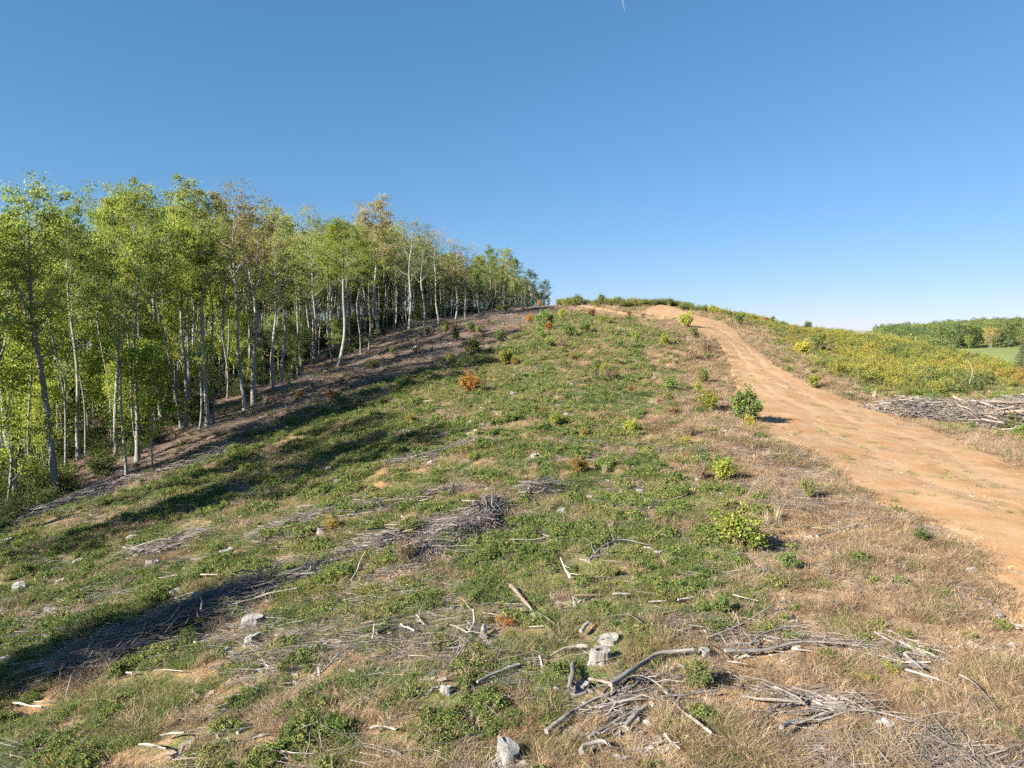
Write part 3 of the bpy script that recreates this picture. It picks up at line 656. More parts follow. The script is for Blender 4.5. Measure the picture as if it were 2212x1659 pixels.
# edge trees: base pixel, trunk width in photo pixels, pattern, words
EDGE = [(47,1080,18,'curve','pale tree with an S-curved trunk at the lowest corner of the wood'),
 (122,1078,16,'lean2','straight thick pale trunk standing at the brush, next uphill from the S-curved tree'),
 (171,990,10,'big1','grey tree just behind the thick pale trunk, third from the S-curved tree'),(185,982,6,'thin0','thin grey tree close beside the grey tree behind the thick pale trunk'),
 (252,985,9,'big3','tall grey tree just downhill of the bare forked pole tree'),(274,1036,8,'snag','bare pale pole of a tree forking into thin whips, standing out from the wood'),
 (296,998,9,'big2','grey tree just uphill of the bare forked pole tree, one of a close pair'),(304,992,7,'thin1','slimmer tree of the close pair uphill of the bare forked pole tree'),
 (352,905,15,'fork0','dark trunk forking wide into many upright limbs at mid height'),(392,922,6,'lean','thin trunk leaning downhill beside a straight grey trunk'),
 (400,925,11,'big0','straight grey trunk with the thin leaning trunk against it'),(429,932,5,'thin2','thin short grey tree between two straight grey trunks'),
 (448,920,12,'big4','tall straight grey tree with ivy green leaves climbing its trunk'),(460,914,7,'thin3','slim pale tree touching the tall straight tree with leafy trunk'),
 (491,862,6,'thin4','slim tree second uphill from the tall straight tree with leafy trunk'),(530,885,10,'airy0','tall thinly leaved tree with brownish top above the shaded brush'),
 (547,872,11,'fork1','dark trunk forking near the thinly leaved brownish topped tree'),(562,838,5,'thin1','slender leaning tree just uphill of the dark forked trunk'),
 (589,838,9,'airy1','thinly leaved tree, first uphill of the slender leaning tree'),(606,826,10,'big5','grey tree with flared pale base, second uphill of the slender leaning tree'),
 (643,818,7,'thin3','slim pale tree bending at its foot beside a short broken stub'),(676,780,7,'airy2','thinly leaved grey tree, first uphill from the broken stub'),
 (689,770,5,'thin0','slender tree, second uphill from the broken stub'),(719,784,6,'thin2','slender tree at the foot of the big yellow green crown'),
 (731,792,13,'big6','big pale trunk under a broad yellow green crown in the middle of the edge'),(779,766,6,'thin4','slim pale tree, first uphill from the broad yellow green crown'),
 (797,756,6,'thin1','slim tree leaning uphill below the ivy clad tree'),(820,722,17,'big1','tall dark tree clad in ivy that tops its neighbours'),
 (884,712,9,'airy3','brownish tree with tangled limbs, next uphill from the ivy clad tree'),(915,706,7,'airy1','thin crowned tree, second uphill from the ivy clad tree'),
 (949,699,13,'airy0','grey tree with a forked pale bole, third uphill from the ivy clad tree'),(983,690,6,'airy2','bare looking tree, fourth uphill from the ivy clad tree'),
 (1005,689,7,'airy3','bare looking thicker tree, fifth uphill from the ivy clad tree'),(1036,683,5,'thin2','slim tree with bright green lower leaves near the top of the wood'),
 (1061,674,5,'big0','rounded tree near the top of the wood, fifth from its upper end'),(1086,673,5,'big2','pale trunked tree near the top of the wood, fourth from its upper end'),
 (1112,668,5,'big3','round crowned tree near the top of the wood, third from its upper end'),(1145,664,5,'big4','dark tree second from the upper end of the wood'),(1178,660,5,'big1','small dark pointed tree at the upper end of the wood')]
edge_pts = []
for n, (u, v, w, key, lab) in enumerate(EDGE):
    P = hit(u, v)
    if u > 1040: P[1] = 140+(u-1040)*.42; P[0] = (u-CU)/FPX*P[1]*.993; P[2] = zf(P[0], P[1])[0]-.1
    a, b, c = ray(u, topv(u)+(4 if n % 2 else 16)*(P[1] < 100)); H = c/b*P[1]-P[2]
    if key == 'snag': H = 11.5
    if key == 'curve': H *= .97
    col = leafcol(u)
    if 'ivy clad' in lab and 'uphill' not in lab and 'below' not in lab: col = (.075, .135, .04); H *= 1.03
    if 'broad yellow' in lab: col = (.19, .22, .035)
    if 'brownish' in lab: col = (.25, .19, .10)
    if 'dark' in lab and u > 1100: col = (.06, .11, .04)
    if key.startswith('thin'): H *= .84
    o = put_tree(key, P-np.array([0, 0, .1]), H, w*.5*mpp(P), col, 0. if key in ('curve', 'lean', 'lean2') else None)
    tag(o, lab, 'tree', GE); edge_pts.append(P)
# trees inside the wood: nothing sets them apart from each other
cnt = 0; placed = [p[:2] for p in edge_pts]
def free(x, y, d): return all((x-a)**2+(y-b)**2 > d*d for a, b in placed[-400:])
tries = 0
while cnt < 190 and tries < 14000:
    tries += 1
    y = 30+165*R.random()**1.2; o_ = 1.2+25*R.random()**1.7
    if cnt > 150: y = 118+75*R.random(); o_ = .5+11*R.random()
    x = edge_x(y)-o_
    if not free(x, y, 1.35+.004*y): continue
    z = zf(x, y)[0]; u, v = project(x, y, z)
    if u < -90: continue
    a, b, c = ray(u, topv(u)+14+50*R.random()); Hm = c/b*y-z
    H = min(16+5*R.random(), Hm)
    if H < 6: continue
    key = ['big0','thin2','big3','thin0','thin2','thin4','airy0','thin1','big6','thin3'][R.integers(0, 10)]
    if o_ < 7 and R.random() < .5: key = 'thin%d' % R.integers(0, 5)
    if 600 < u < 1000 and R.random() < .35: key = 'airy%d' % R.integers(0, 4)
    col = leafcol(u); o = put_tree(key, (x, y, z-.1), H, None, col)
    if u < 430: lab = 'slim green leaved tree among the lower trunks inside the wood'
    elif u < 760: lab = 'olive leaved tree among the crowded trunks inside the middle of the wood'
    else: lab = 'thin crowned tree among the far trunks inside the upper wood'
    tag(o, lab, 'tree', GI); placed.append((x, y)); cnt += 1
# the wood goes on beside and behind the viewpoint; these throw the long shadows over the slope
shade = [(-28,4.6),(-29.5,3.5),(-31,2.6),(-27,5),(-33,1.4),(-28,20),(-29,24),(-30,21),(-28.5,29),(-31,27),(-33,33),(-34,18)]
for i, (x, y) in enumerate(shade):
    z = zf(x, y)[0]; o = put_tree(('big%d' % (i % 7)) if i % 4 else 'airy%d' % (i % 4), (x, y, z-.1), (17+3*R.random()) if y > 10 else 15.6+R.random(), None, leafcol(100))
    tag(o, 'green tree of the same wood standing beyond the S-curved tree', 'tree', 'trees beyond the S-curved tree')
def hides(x, y, z, m=13):
    u, v = project(x, y, z); return any(abs(u-e[0]) < m+250/max(y, 20) and y < p[1]+.8 for e, p in zip(EDGE[:26], edge_pts[:26]))
# saplings with low bright leaves
cnt = tries = 0
while cnt < 26 and tries < 3000:
    tries += 1
    y = 33+60*R.random()**1.5; o_ = -.3+12*R.random()**1.3; x = edge_x(y)-o_
    z = zf(x, y)[0]; u, v = project(x, y, z)
    if u < -60 or not free(x, y, 1.1) or hides(x, y, z, 10): continue
    H = 3.2+5.5*R.random()
    if u > 520: H *= .7
    c = np.array([(.28,.36,.06),(.24,.33,.06),(.32,.37,.065)][R.integers(0, 3)]) if u < 560 else np.array((.22, .29, .085))
    o = put_tree('sap%d' % R.integers(0, 4), (x, y, z-.05), H, None, tuple(c*(.85+.3*R.random())), None, 'sapling')
    lab = 'bright yellow green sapling filling the gap between the lower trunks' if u < 300 else 'green sapling under the crowns between the middle trunks' if u < 560 else 'dark green sapling low among the shaded upper trunks'
    tag(o, lab, 'sapling', GS); placed.append((x, y)); cnt += 1
cnt = tries = 0
while cnt < 16 and tries < 3000:
    tries += 1
    y = 33+50*R.random()**1.3; x = edge_x(y)-5-14*R.random(); z = zf(x, y)[0]; u, v = project(x, y, z)
    if u < -60 or u > 620 or not free(x, y, 1.1): continue
    c = np.array([(.28,.36,.06),(.24,.33,.06),(.32,.36,.065)][R.integers(0, 3)]); o = put_tree('sap%d' % R.integers(0, 4), (x, y, z-.05), 6+5*R.random(), None, tuple(c*(.85+.3*R.random())), None, 'sapling')
    tag(o, 'tall bright sapling growing among the trunks deeper in the lower wood', 'sapling', GS); placed.append((x, y)); cnt += 1
P = hit(328, 1016); o = put_tree('sap1', P, 6.3, .05, (.19, .25, .03), None, 'sapling'); tag(o, 'slender sapling with yellow leaves standing in front of the wood on bare soil', 'sapling')
P = hit(642, 818)
# deep wood and undergrowth, uncountable masses
def joined(key, c):
    mb = MB()
    T, C = gen_tree(700+len(key)+ord(key[-1]), r0=.16, spread=2.6, cb=.46, nl=22, dens=26, leaf=.2, low=5)
    for a, mi in ((T, 0), (C, 1)):
        V = np.concatenate(a.V); mb.add(V, np.concatenate(a.Q), np.concatenate(a.T) if a.T else None, np.concatenate(a.t), np.concatenate(a.b), mi)
    o = mb.obj('wood_tree', [M_BARK, M_LEAF], link=False); o.color = (*c, 1); return o
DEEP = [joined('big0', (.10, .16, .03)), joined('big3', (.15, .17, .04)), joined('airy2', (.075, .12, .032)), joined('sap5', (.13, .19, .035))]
pts, ss = [], []
for _ in range(900):
    y = 20+190*R.random(); o_ = 22+65*R.random(); x = edge_x(y)-o_; z = zf(x, y)[0]; u, v = project(x, y, z)
    a, b, c = ray(u, topv(u)+22+45*R.random()); H = min(18+3*R.random(), c/b*y-z)
    if H > 7: pts.append((x, y, z-.1)); ss.append(H/19)
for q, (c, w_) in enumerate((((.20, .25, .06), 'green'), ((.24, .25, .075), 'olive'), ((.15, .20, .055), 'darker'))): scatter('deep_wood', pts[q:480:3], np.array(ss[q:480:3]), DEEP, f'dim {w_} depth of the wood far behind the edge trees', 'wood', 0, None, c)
pts, ss = [], []
for _ in range(900):
    y = 85+150*R.random(); x = edge_x(y)-7-45*R.random(); z = zf(x, y)[0]; u, v = project(x, y, z)
    a, b, c = ray(u, topv(u)+22+60*R.random()); H = min(13+4*R.random(), c/b*y-z)
    if H > 5: pts.append((x, y, z-.1)); ss.append(H/19)
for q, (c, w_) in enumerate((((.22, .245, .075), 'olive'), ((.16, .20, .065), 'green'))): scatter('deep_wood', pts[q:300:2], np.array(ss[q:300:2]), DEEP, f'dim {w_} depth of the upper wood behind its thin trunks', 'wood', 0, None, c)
def under_kind(i):
    g = np.random.default_rng(900+i); mb = MB(); n = 640
    st = 14; a = g.random(st)*2*PI; tip = np.c_[np.cos(a)*.75, np.sin(a)*.75, .7+.5*g.random(st)]*(.5+.5*g.random((st, 1)))
    sticks(mb, np.zeros((st, 3)), tip, .012, .004, .08, 4, g, .4, 1)
    k = g.integers(0, st, n); C = tip[k]*(.35+.7*g.random((n, 1)))+g.normal(0, .14, (n, 3)); C[:, 2] = np.abs(C[:, 2])
    leaves(mb, C, .10, .6, .4, g); return mb
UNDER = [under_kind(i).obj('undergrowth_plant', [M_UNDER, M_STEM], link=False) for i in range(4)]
pts, ss = [], []
for _ in range(2600):
    y = 28+95*R.random()**1.6; o_ = -1.2+22*R.random()**1.4; x = edge_x(y)-o_+R.normal(0, .4); u, v = project(x, y, zf(x, y)[0])
    if R.random() < (1. if y < 52 else .30) and not hides(x, y, zf(x, y)[0], 15): pts.append((x, y, zf(x, y)[0]-.03)); ss.append((.45+1.1*R.random())*(.85 if y < 48 else .75))
for _ in range(900):
    y = 22+205*R.random()**.8; x = edge_x(y)-(14 if y < 85 else 6)-50*R.random(); pts.append((x, y, zf(x, y)[0]-.1)); ss.append(1.5+2.2*R.random())
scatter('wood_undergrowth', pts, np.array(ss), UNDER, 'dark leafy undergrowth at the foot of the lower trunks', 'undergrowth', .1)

# ------------------------------------------------------------------ bushes on the clearing
def bush_parts(seed, n=420, st=16, h=1., w=.42, leaf=.085, upright=.7, twiggy=0, base=.15):
    g = np.random.default_rng(seed); S, F = MB(), MB()
    a = g.random(st)*2*PI; r = w*np.sqrt(g.random(st)); top = np.c_[np.cos(a)*r, np.sin(a)*r, h*(.42+.62*g.random(st))*(1-.3*(r/w)**2)]
    sticks(S, np.c_[np.cos(a)*r*.2, np.sin(a)*r*.2, np.full(st, -.05)], top-np.c_[np.cos(a)*r*.2, np.sin(a)*r*.2, np.full(st, -.05)], .016*h, .005, .07, 4, g, .5)
    m = st*3; k = g.integers(0, st, m); f = .3+.6*g.random((m, 1)); A = top[k]*f
    D = unit(unit(top[k])*.8+g.normal(0, .5, (m, 3))+[0, 0, .3*upright])*(.14+.2*g.random((m, 1)))*h
    sticks(S, A, D, .007*h, .003, .05, 4, g, .5)
    ends = np.r_[A+D, top, A+D*.5]; k = g.integers(0, len(ends), n); C = ends[k]+g.normal(0, .055*h, (n, 3)); ok = C[:, 2] > base*h*.5
    if twiggy:
        m = twiggy; k = g.integers(0, len(ends), m); sticks(S, ends[k], (unit(g.normal(0, .5, (m, 3))+[0, 0, .8]))*.16*h, .005*h, .002, .05, 4, g, .6)
    leaves(F, C[ok], leaf*h, .55, .3, g); return S, F
BUSH = {}
for i in range(4): BUSH['full%d' % i] = bush_parts(1000+i, 1500, 30, 1., .42+.06*(i % 2), .085)
for i in range(4): BUSH['up%d' % i] = bush_parts(1010+i, 1000, 18, 1., .29, .08, 1.)
for i in range(3): BUSH['low%d' % i] = bush_parts(1020+i, 1000, 24, .75, .55, .08)
for i in range(3): BUSH['dry%d' % i] = bush_parts(1030+i, 170, 20, 1., .38, .07, 1., 160)
BUSH = {k: proto('bush', [('stem', S, M_STEM, True), ('foliage', F, M_BUSH, False)]) for k, (S, F) in BUSH.items()}
BC_ = {'yellow-green': (.31, .34, .05), 'bright green': (.16, .27, .05), 'green': (.135, .20, .052), 'dark green': (.08, .13, .042), 'olive': (.175, .19, .065), 'yellow': (.41, .37, .05),
       'ochre': (.31, .225, .055), 'orange': (.42, .19, .045), 'russet': (.26, .13, .06), 'red': (.36, .06, .03), 'brown': (.20, .13, .085), 'tan': (.36, .25, .15), 'blue green': (.11, .17, .075)}
Y_, BG, G_, DG, O_, YE, OC, OR, RU, RE, BR, TA, BL = BC_.keys()
BL_ = []
for c, rows in ((c3, [(650,252,55,Y_),(75,210,36,Y_),(210,205,40,RU),(450,208,36,BR),(385,198,25,RU),(265,238,35,Y_),(890,238,42,G_),(100,302,58,BG),(180,282,45,G_),(410,322,45,Y_),(545,336,40,Y_),(685,302,45,O_),(730,345,52,BR),(670,404,60,TA),(745,385,70,BR),
   (570,552,62,BG),(725,512,55,O_),(705,562,45,Y_),(750,642,68,Y_),(525,612,26,RE),(920,692,122,G_),(940,722,52,YE),(1237,532,48,Y_),(40,702,50,O_),(395,747,58,Y_),(425,672,26,OC),(590,667,36,RU),(655,765,75,BR),(650,797,34,YE),(175,762,42,OC),(155,930,62,OC),
   (640,847,26,OR),(820,968,88,Y_),(708,955,75,TA),(510,1018,40,BR),(395,865,52,TA),(295,502,60,BR),(225,492,45,O_),(270,472,40,YE),(120,402,30,OC),(75,352,45,BR),(15,352,36,G_),(300,552,28,BR),(390,556,30,RU),(1185,382,52,YE),(1265,358,62,G_),
   (145,148,46,G_),(255,146,52,G_),(60,138,26,G_),(105,138,40,BL),(330,146,36,G_),(570,148,40,G_),(655,152,30,BL),(693,152,26,G_),(772,158,42,Y_),(850,152,30,DG),(735,152,36,O_),(1050,188,35,G_),(1017,190,24,RE),(1210,220,46,BL),(1095,196,24,G_)]),
  (c2, [(1195,892,58,Y_),(1265,872,52,BR),(1375,888,62,G_),(1430,892,45,O_),(1270,942,55,DG),(1375,1042,78,O_),(835,1042,45,DG),(675,1142,46,O_),(1215,1092,40,Y_),(1620,1112,72,Y_),(1680,1112,45,OC),(1575,952,60,DG),(1850,927,60,BG),(1885,862,82,BG),(1910,875,46,OR),(1780,818,40,OR),
   (1845,698,30,OR),(1367,1315,95,OR),(395,1352,52,OR),(175,1346,36,OR),(360,1190,26,OR),(960,1532,55,OC),(885,1292,62,DG),(2010,792,46,Y_),(1920,995,56,Y_),(1995,1003,60,TA),(1955,1542,72,Y_),(1875,1457,40,OC),(1213,1563,34,OR),(1160,1567,30,YE),(1575,735,30,YE),(1615,737,30,OC),(1070,905,40,DG),(1000,1040,55,BR)]),
  (c4, [(505,912,95,BR),(1900,302,62,OC),(945,547,46,YE),(590,632,36,RU),(330,1662,46,OR),(1010,1042,52,OC)]),
  (c5, [(1000,937,74,OR),(295,972,50,RU),(510,625,125,BR),(530,490,100,O_),(740,690,36,RU),(930,502,45,BR)]),
  (c6, [(485,548,165,Y_),(1395,505,62,DG),(810,285,85,O_),(1278,1095,82,DG),(1252,1172,72,Y_),(1105,1217,58,YE),(1150,1212,36,BG),(250,1252,110,O_),(365,882,100,G_),(715,645,75,G_),(920,735,46,BG),(1640,1002,60,O_),(1890,1545,110,G_),(1390,1312,70,O_)]),
  (c7, [(1700,1392,150,O_),(1795,1442,105,BG)])):
    k = {c3: .4667, c2: .3111, c4: .3777, c5: .4223, c6: .4222, c7: .2222}[c]
    BL_ += [(*c(x, y), h*k*(1.12 if c is c2 else 1), col) for x, y, h, col in rows]
bushes = []
for i, (u, v, h, col) in enumerate(BL_):
    P = hit(u, v); H = np.clip(h*mpp(P)*(1.02 if P[1] > 105 and u > 1180 else 1.34), .28, 3.6)
    key = 'dry%d' % (i % 3) if col in (BR, TA) else 'low%d' % (i % 3) if H < .42 else 'up%d' % (i % 4) if i % 2 else 'full%d' % (i % 4)
    if col == G_ and h > 50 and u > 1550: key = 'full%d' % (i % 4)
    if abs(u-1605) < 6 and abs(v-1190) < 10: key = 'full1'
    cc = tuple(np.array(BC_[col])*(.85+.3*R.random()))
    if key == 'full1' and 1600 < u < 1612: cc = (.225, .27, .045)
    s = H*1.0; o = copy_tree(BUSH[key], tuple(P-[0, 0, .02]), R.random()*6.28, (s*(.95+.3*R.random()), s*(.95+.3*R.random()), s), cc); o.name = 'bush'
    bushes.append((o, P, col, H))

# dry seed grass standing in pale plumes
def plume_parts(seed):
    g = np.random.default_rng(seed); mb = MB(); n = 20; b = np.c_[g.normal(0, .05, (n, 2)), np.full(n, -.02)]
    blades(mb, b, .6+.45*g.random(n), g.normal(0, .13, (n, 2)), .016, g, .6+.4*g.random(n), droop=.1)
    m = 30; b = np.c_[g.normal(0, .06, (m, 2)), np.full(m, -.02)]; blades(mb, b, .3+.2*g.random(m), g.normal(0, .2, (m, 2)), .016, g, .3+.3*g.random(m)); return mb
M_PLUME = m_clump('plume_grass', [(0, (.38, .31, .20)), (1, (.46, .39, .27))], .5, .3, .3)
PLUME = [proto('dry_plume_grass', [('blade', plume_parts(1100+i), M_PLUME, False)]) for i in range(3)]
plumes = []
for c, k, rows in ((c5, .4223, [(1605,292,75),(1550,452,75),(1253,812,72),(788,872,72),(1655,422,56),(1520,152,60)]), (c6, .4222, [(600,412,92),(662,402,100),(230,260,60)]), (c3, .4667, [(500,492,42),(605,412,26),(1222,402,42),(1247,412,36),(1520,572,42)]), (c7, .2222, [(365,1047,78),(185,962,82),(15,790,70)])):
    for x, y, h in rows:
        P = hit(*c(x, y)); s = h*k*mpp(P)*1.05
        o = copy_tree(PLUME[len(plumes) % 3], tuple(P), R.random()*6, (s*1.15, s*1.15, s)); o.name = 'dry_plume_grass'; plumes.append((o, P))

# ------------------------------------------------------------------ stumps
def stump_parts(seed, R0=.24, h=.34, hollow=False, flare=.55, lobes=5, rag=.04, tilt=.0):
    g = np.random.default_rng(seed); B, C, Hh = MB(), MB(), MB(); k, m = 56, 12
    a = np.arange(k)*2*PI/k; ph = g.random(3)*6.28
    lob = .5+.5*np.cos(a*lobes+ph[0]+.6*np.sin(a+ph[1])); shape = 1+.10*np.cos(2*a+ph[2])+.05*np.cos(3*a+ph[1])
    fur = g.normal(0, .05, k); fur = .6*fur+.4*np.roll(fur, 1)
    toph = h+rag*np.interp(np.arange(k) % k, np.linspace(0, k, 9), np.r_[g.normal(0, 1, 8), 0])+tilt*R0*np.cos(a)
    rings = []
    for i in range(m):
        t = i/(m-1); z = -.1+(toph+.1)*t
        rr = R0*shape*(1+flare*np.exp(-np.maximum(z, 0)/(h*.33))*(.25+.9*lob**2)+fur*(1+.5*np.sin(t*7+a*3)))
        rings.append(np.c_[np.cos(a)*rr, np.sin(a)*rr, z])
    V = np.array(rings).reshape(-1, 3); i = np.arange(m-1)[:, None]*k; j = np.arange(k)[None]; j2 = (j+1) % k
    Q = np.stack([i+j, i+j2, i+k+j2, i+k+j], -1).reshape(-1, 4)
    bk = np.c_[np.tile(np.cos(a)*R0+seed, m), np.tile(np.sin(a)*R0, m), V[:, 2]]
    B.add(V, Q, None, .55, bk)
    top = rings[-1]; cr = []
    fr = [1, .93, .75, .5, .36] if hollow else [1, .93, .7, .4, .12]
    ctr = np.array([0, R0*.0, 0]); hof = np.array([R0*.18, R0*.12, 0]) if hollow else ctr
    for q, f in enumerate(fr):
        p = top.copy(); p[:, :2] = p[:, :2]*f+hof[None, :2]*(1-f); p[:, 2] = top[:, 2]*f+h*(1-f)+(.006 if q else .002)+g.normal(0, .004, k)*(q > 0)
        cr.append(p)
    nq = len(fr); V = np.array(cr).reshape(-1, 3); i = np.arange(nq-1)[:, None]*k
    Q = np.stack([i+j, i+j2, i+k+j2, i+k+j], -1).reshape(-1, 4); ring = np.concatenate([np.full(k, f) for f in fr])
    bk = np.c_[ring*R0*6, np.tile(np.cos(a*1)*.05, nq), np.tile(np.sin(a)*.05, nq)]
    if hollow:
        C.add(V, Q, None, .6, bk)
        p = cr[-1].copy(); p2 = p.copy(); p2[:, 2] -= h*.55; p2[:, :2] = (p2[:, :2]-hof[:2])*.7+hof[:2]
        Hh.add(np.r_[p, p2, [[hof[0], hof[1], h*.42]]], np.stack([j[0], j2[0], k+j2[0], k+j[0]], -1), np.stack([k+j[0], k+j2[0], np.full(k, 2*k)], -1), .4)
    else:
        V = np.r_[V, [[0, 0, h+.006]]]; bk = np.r_[bk, [[0, 0, 0]]]
        C.add(V, Q, np.stack([(nq-1)*k+j[0], (nq-1)*k+j2[0], np.full(k, nq*k)], -1), .6, bk)
    return B, C, Hh
def stump_proto(seed, **kw):
    B, C, Hh = stump_parts(seed, **kw); return proto('stump', [('bole', B, M_GREY, True), ('cut_face', C, M_CUT, False), ('hollow', Hh, M_HOLE, False)])
STUMP = [stump_proto(1, rag=.06, flare=.8), stump_proto(2, R0=.26, h=.26, flare=.9, rag=.09), stump_proto(3, R0=.2, h=.3, rag=.03, tilt=.3), stump_proto(4, R0=.28, h=.22, lobes=4, flare=1.1, rag=.11), stump_proto(5, R0=.22, h=.36, lobes=6, tilt=-.25)]
HERO = {'hollow': stump_proto(11, R0=.245, h=.46, hollow=True, flare=.5, rag=.03), 'bottom': stump_proto(12, R0=.25, h=.58, flare=.75, rag=.05, tilt=.25, lobes=5), 'behind': stump_proto(13, R0=.27, h=.34, rag=.08, flare=.6), 'pairA': stump_proto(14, R0=.27, h=.34, rag=.02, flare=.35), 'pairB': stump_proto(15, R0=.25, h=.42, rag=.03, tilt=-.35, flare=.5)}
stumps = []
def put_stump(pr, u, v, wpx, base_r, lab=None):
    P = hit(u, v); s = np.clip(wpx*.5*mpp(P)*math.hypot(1, (u-CU)/FPX)/base_r, .45, 1.7)
    o = copy_tree(pr, tuple(P-[0, 0, .03]), R.random()*6.28, (s*(1 if lab else .9+.3*R.random()), s, s*(.74 if lab else .5+.5*R.random()))); o.name = 'stump'
    if lab: tag(o, lab, 'stump', 'cut tree stumps'); o.rotation_euler = (0, 0, 2.4)
    stumps.append((o, P, lab)); return o, P
put_stump(HERO['hollow'], 1297, 1428, 43, .25, 'big pale stump with a dark hollow in its top and a long root')
put_stump(HERO['behind'], 1317, 1388, 38, .29, 'ragged topped pale stump right behind the hollow stump')
put_stump(HERO['bottom'], 1098, 1648, 60, .29, 'tall bleached stump with flared base at the very bottom of the slope')
put_stump(HERO['pairA'], 547, 1346, 38, .28, 'grey flat topped stump, upper one of the pair below the brush row')
put_stump(HERO['pairB'], 546, 1388, 32, .26, 'grey stump with slanting cut, lower one of the pair below the brush row')
for c, k, rows in ((c4, .3777, [(290,778,80),(1292,428,88),(450,490,80),(872,495,72),(345,605,60),(758,345,56),(1000,655,50),(110,650,95),(30,1035,50),(40,378,70),(1330,810,0)]),
   (c5, .4223, [(265,500,72),(155,195,42),(93,260,36),(640,100,58),(862,312,56),(928,236,42),(838,186,42),(1445,286,42),(1300,340,36),(1160,66,30),(1700,250,32),(110,130,42),(710,1265,46),(1405,1240,42),(72,460,60),(1700,1390,60)]),
   (c6, .4222, [(265,72,50),(375,262,56),(50,565,36),(285,1075,62)]),
   (c3, .4667, [(480,525,44),(410,405,22),(465,403,24),(730,570,30),(200,1045,38),(430,1015,28),(365,650,22),(410,646,26),(92,660,34),(740,396,24),(790,384,26),(348,718,34),(120,525,40)]),
   (c2, .3111, [(1000,996,52),(1950,935,28),(1675,920,26),(1415,1632,58),(1670,1322,70),(1073,1414,36),(1450,1436,60),(2038,1460,54),(1098,1284,54),(300,1446,46),(1388,1506,60),(1455,1530,42),(1695,1190,54),(1975,1395,26),(1560,1450,32)])):
    for x, y, w in rows:
        if w: put_stump(STUMP[len(stumps) % 5], *c(x, y), w*k*.72, .25)

# ------------------------------------------------------------------ logs and fallen branches
logs = []
def log(px, r0, r1, m=M_GREY, twigs=0, lift=.6, name='log', knots=.24, lab=None, zoff=None, k=9, grp='logs and branches left on the slope'):
    pts = np.array([_hit(p[0], p[1], zbase) for p in px]); n = max(8, len(px)*5); Pth = resamp(pts, n) if len(px) > 2 else np.linspace(pts[0], pts[-1], n)
    s = np.linspace(0, 1, n); rad = r0+(r1-r0)*s
    rad = rad*(.55+.12*np.sin(s*11+R.random()*6)*R.random()); gz = zf(Pth[:, 0], Pth[:, 1]); gz = np.convolve(np.pad(gz, 3, mode='edge'), np.ones(7)/7, 'valid')*.6+np.max(np.stack([np.pad(gz, 1, mode='edge')[q:q+n] for q in range(3)]), 0)*.4; Pth[:, 2] = gz+rad*lift+.05+(.07 if r0 >= .028 else .03)*(np.hypot(*Pth[n//2, :2]) < 30)
    if zoff is not None: Pth[:, 2] += np.interp(s, np.linspace(0, 1, len(zoff)), zoff)
    L = np.linalg.norm(np.diff(Pth, axis=0), axis=1).sum(); ph = R.random(3)*6.28; Pth[:, 0] += min(.02*L, .04)*np.sin(s*7+ph[0])*np.sin(s*3.14); Pth[:, 1] += min(.02*L, .04)*np.sin(s*6+ph[1])*np.sin(s*3.14)
    org = Pth[0].copy(); org[2] = zf(org[0], org[1])[0]; mb = MB(); g = np.random.default_rng(int(abs(px[0][0]*7+px[0][1])))
    tube(mb, Pth-org, rad*(1+.09*np.sin(s*6+g.random()*6)), k, True, .35+.5*g.random(), knots, g)
    o = mb.obj(name, m, None, True); o.location = org
    if twigs:
        i = g.integers(1, n-1, twigs); d = unit(Pth[np.minimum(i+1, n-1)]-Pth[i-1])
        side = np.c_[-d[:, 1], d[:, 0], np.zeros(twigs)]*np.where(g.random(twigs) < .5, -1, 1)[:, None]
        D = (d*.8+side*(.3+.7*g.random((twigs, 1)))+np.c_[np.zeros((twigs, 2)), .05+.35*g.random(twigs)])*(.25+.5*g.random((twigs, 1)))*min(1, L*.5)
        
        for q in range(twigs):
            tb = MB(); sticks(tb, (Pth[i]-org)[q:q+1], D[q:q+1], max(rad[i[q]]*.45, .007), .004, .08, 5, g, .5); tb.obj('side_branch', m, o, True)
    if lab: tag(o, lab, 'log' if r0 > .05 else 'branch', grp)
    LOGP.append(np.c_[np.interp(np.linspace(0, 1, max(4, int(L/.2))), s, Pth[:, 0]), np.interp(np.linspace(0, 1, max(4, int(L/.2))), s, Pth[:, 1])]); logs.append((o, Pth[n//2], m, r0, lab)); return o
def LG(c, pts, *a, **k): return log([c(*p) for p in pts], *a, **k)
LG(c8, [(690,950),(900,790),(1100,640),(1240,560),(1400,525),(1590,512)], .082, .065, lab='thick grey log with one raised end lying below the hollow stump', zoff=[.12,.06,.02,0,.02], k=12)
LG(c8, [(0,1315),(130,1220),(260,1140),(480,1035),(640,985),(900,905)], .075, .025, twigs=3, lab='long thin grey log running downhill under the thick grey log')
LG(c8, [(600,970),(700,880),(800,800)], .06, .04, m=M_BROWN, lab='short brown log leaning under the thick grey log')
LG(c8, [(455,838),(600,842),(740,865)], .055, .045, m=M_BROWN, lab='short brown stick with pale end touching the thick grey log')
LG(c8, [(258,945),(275,820),(290,690)], .095, .075, m=M_DARK, lab='short dark log lying end on below the hollow stump', k=12)
LG(c8, [(1000,735),(1200,880),(1390,1040),(1550,1230),(1790,1420)], .018, .04, m=M_PALE, twigs=4, lab='thin pale branch crossing downhill in front of the thick grey log')
LG(c8, [(1550,1260),(1640,1330),(1700,1360)], .055, .03, m=M_PALE, lab='white splintered log piece at the end of the thin pale crossing branch')
LG(c8, [(460,1390),(640,1290),(830,1190),(960,1130)], .05, .04, twigs=3, lab='grey log piece uphill of the dark curved root')
LG(c8, [(850,1320),(920,1230),(1010,1150),(1080,1110)], .09, .05, lab='broken grey log with split ends near the bleached root ball', knots=.3)
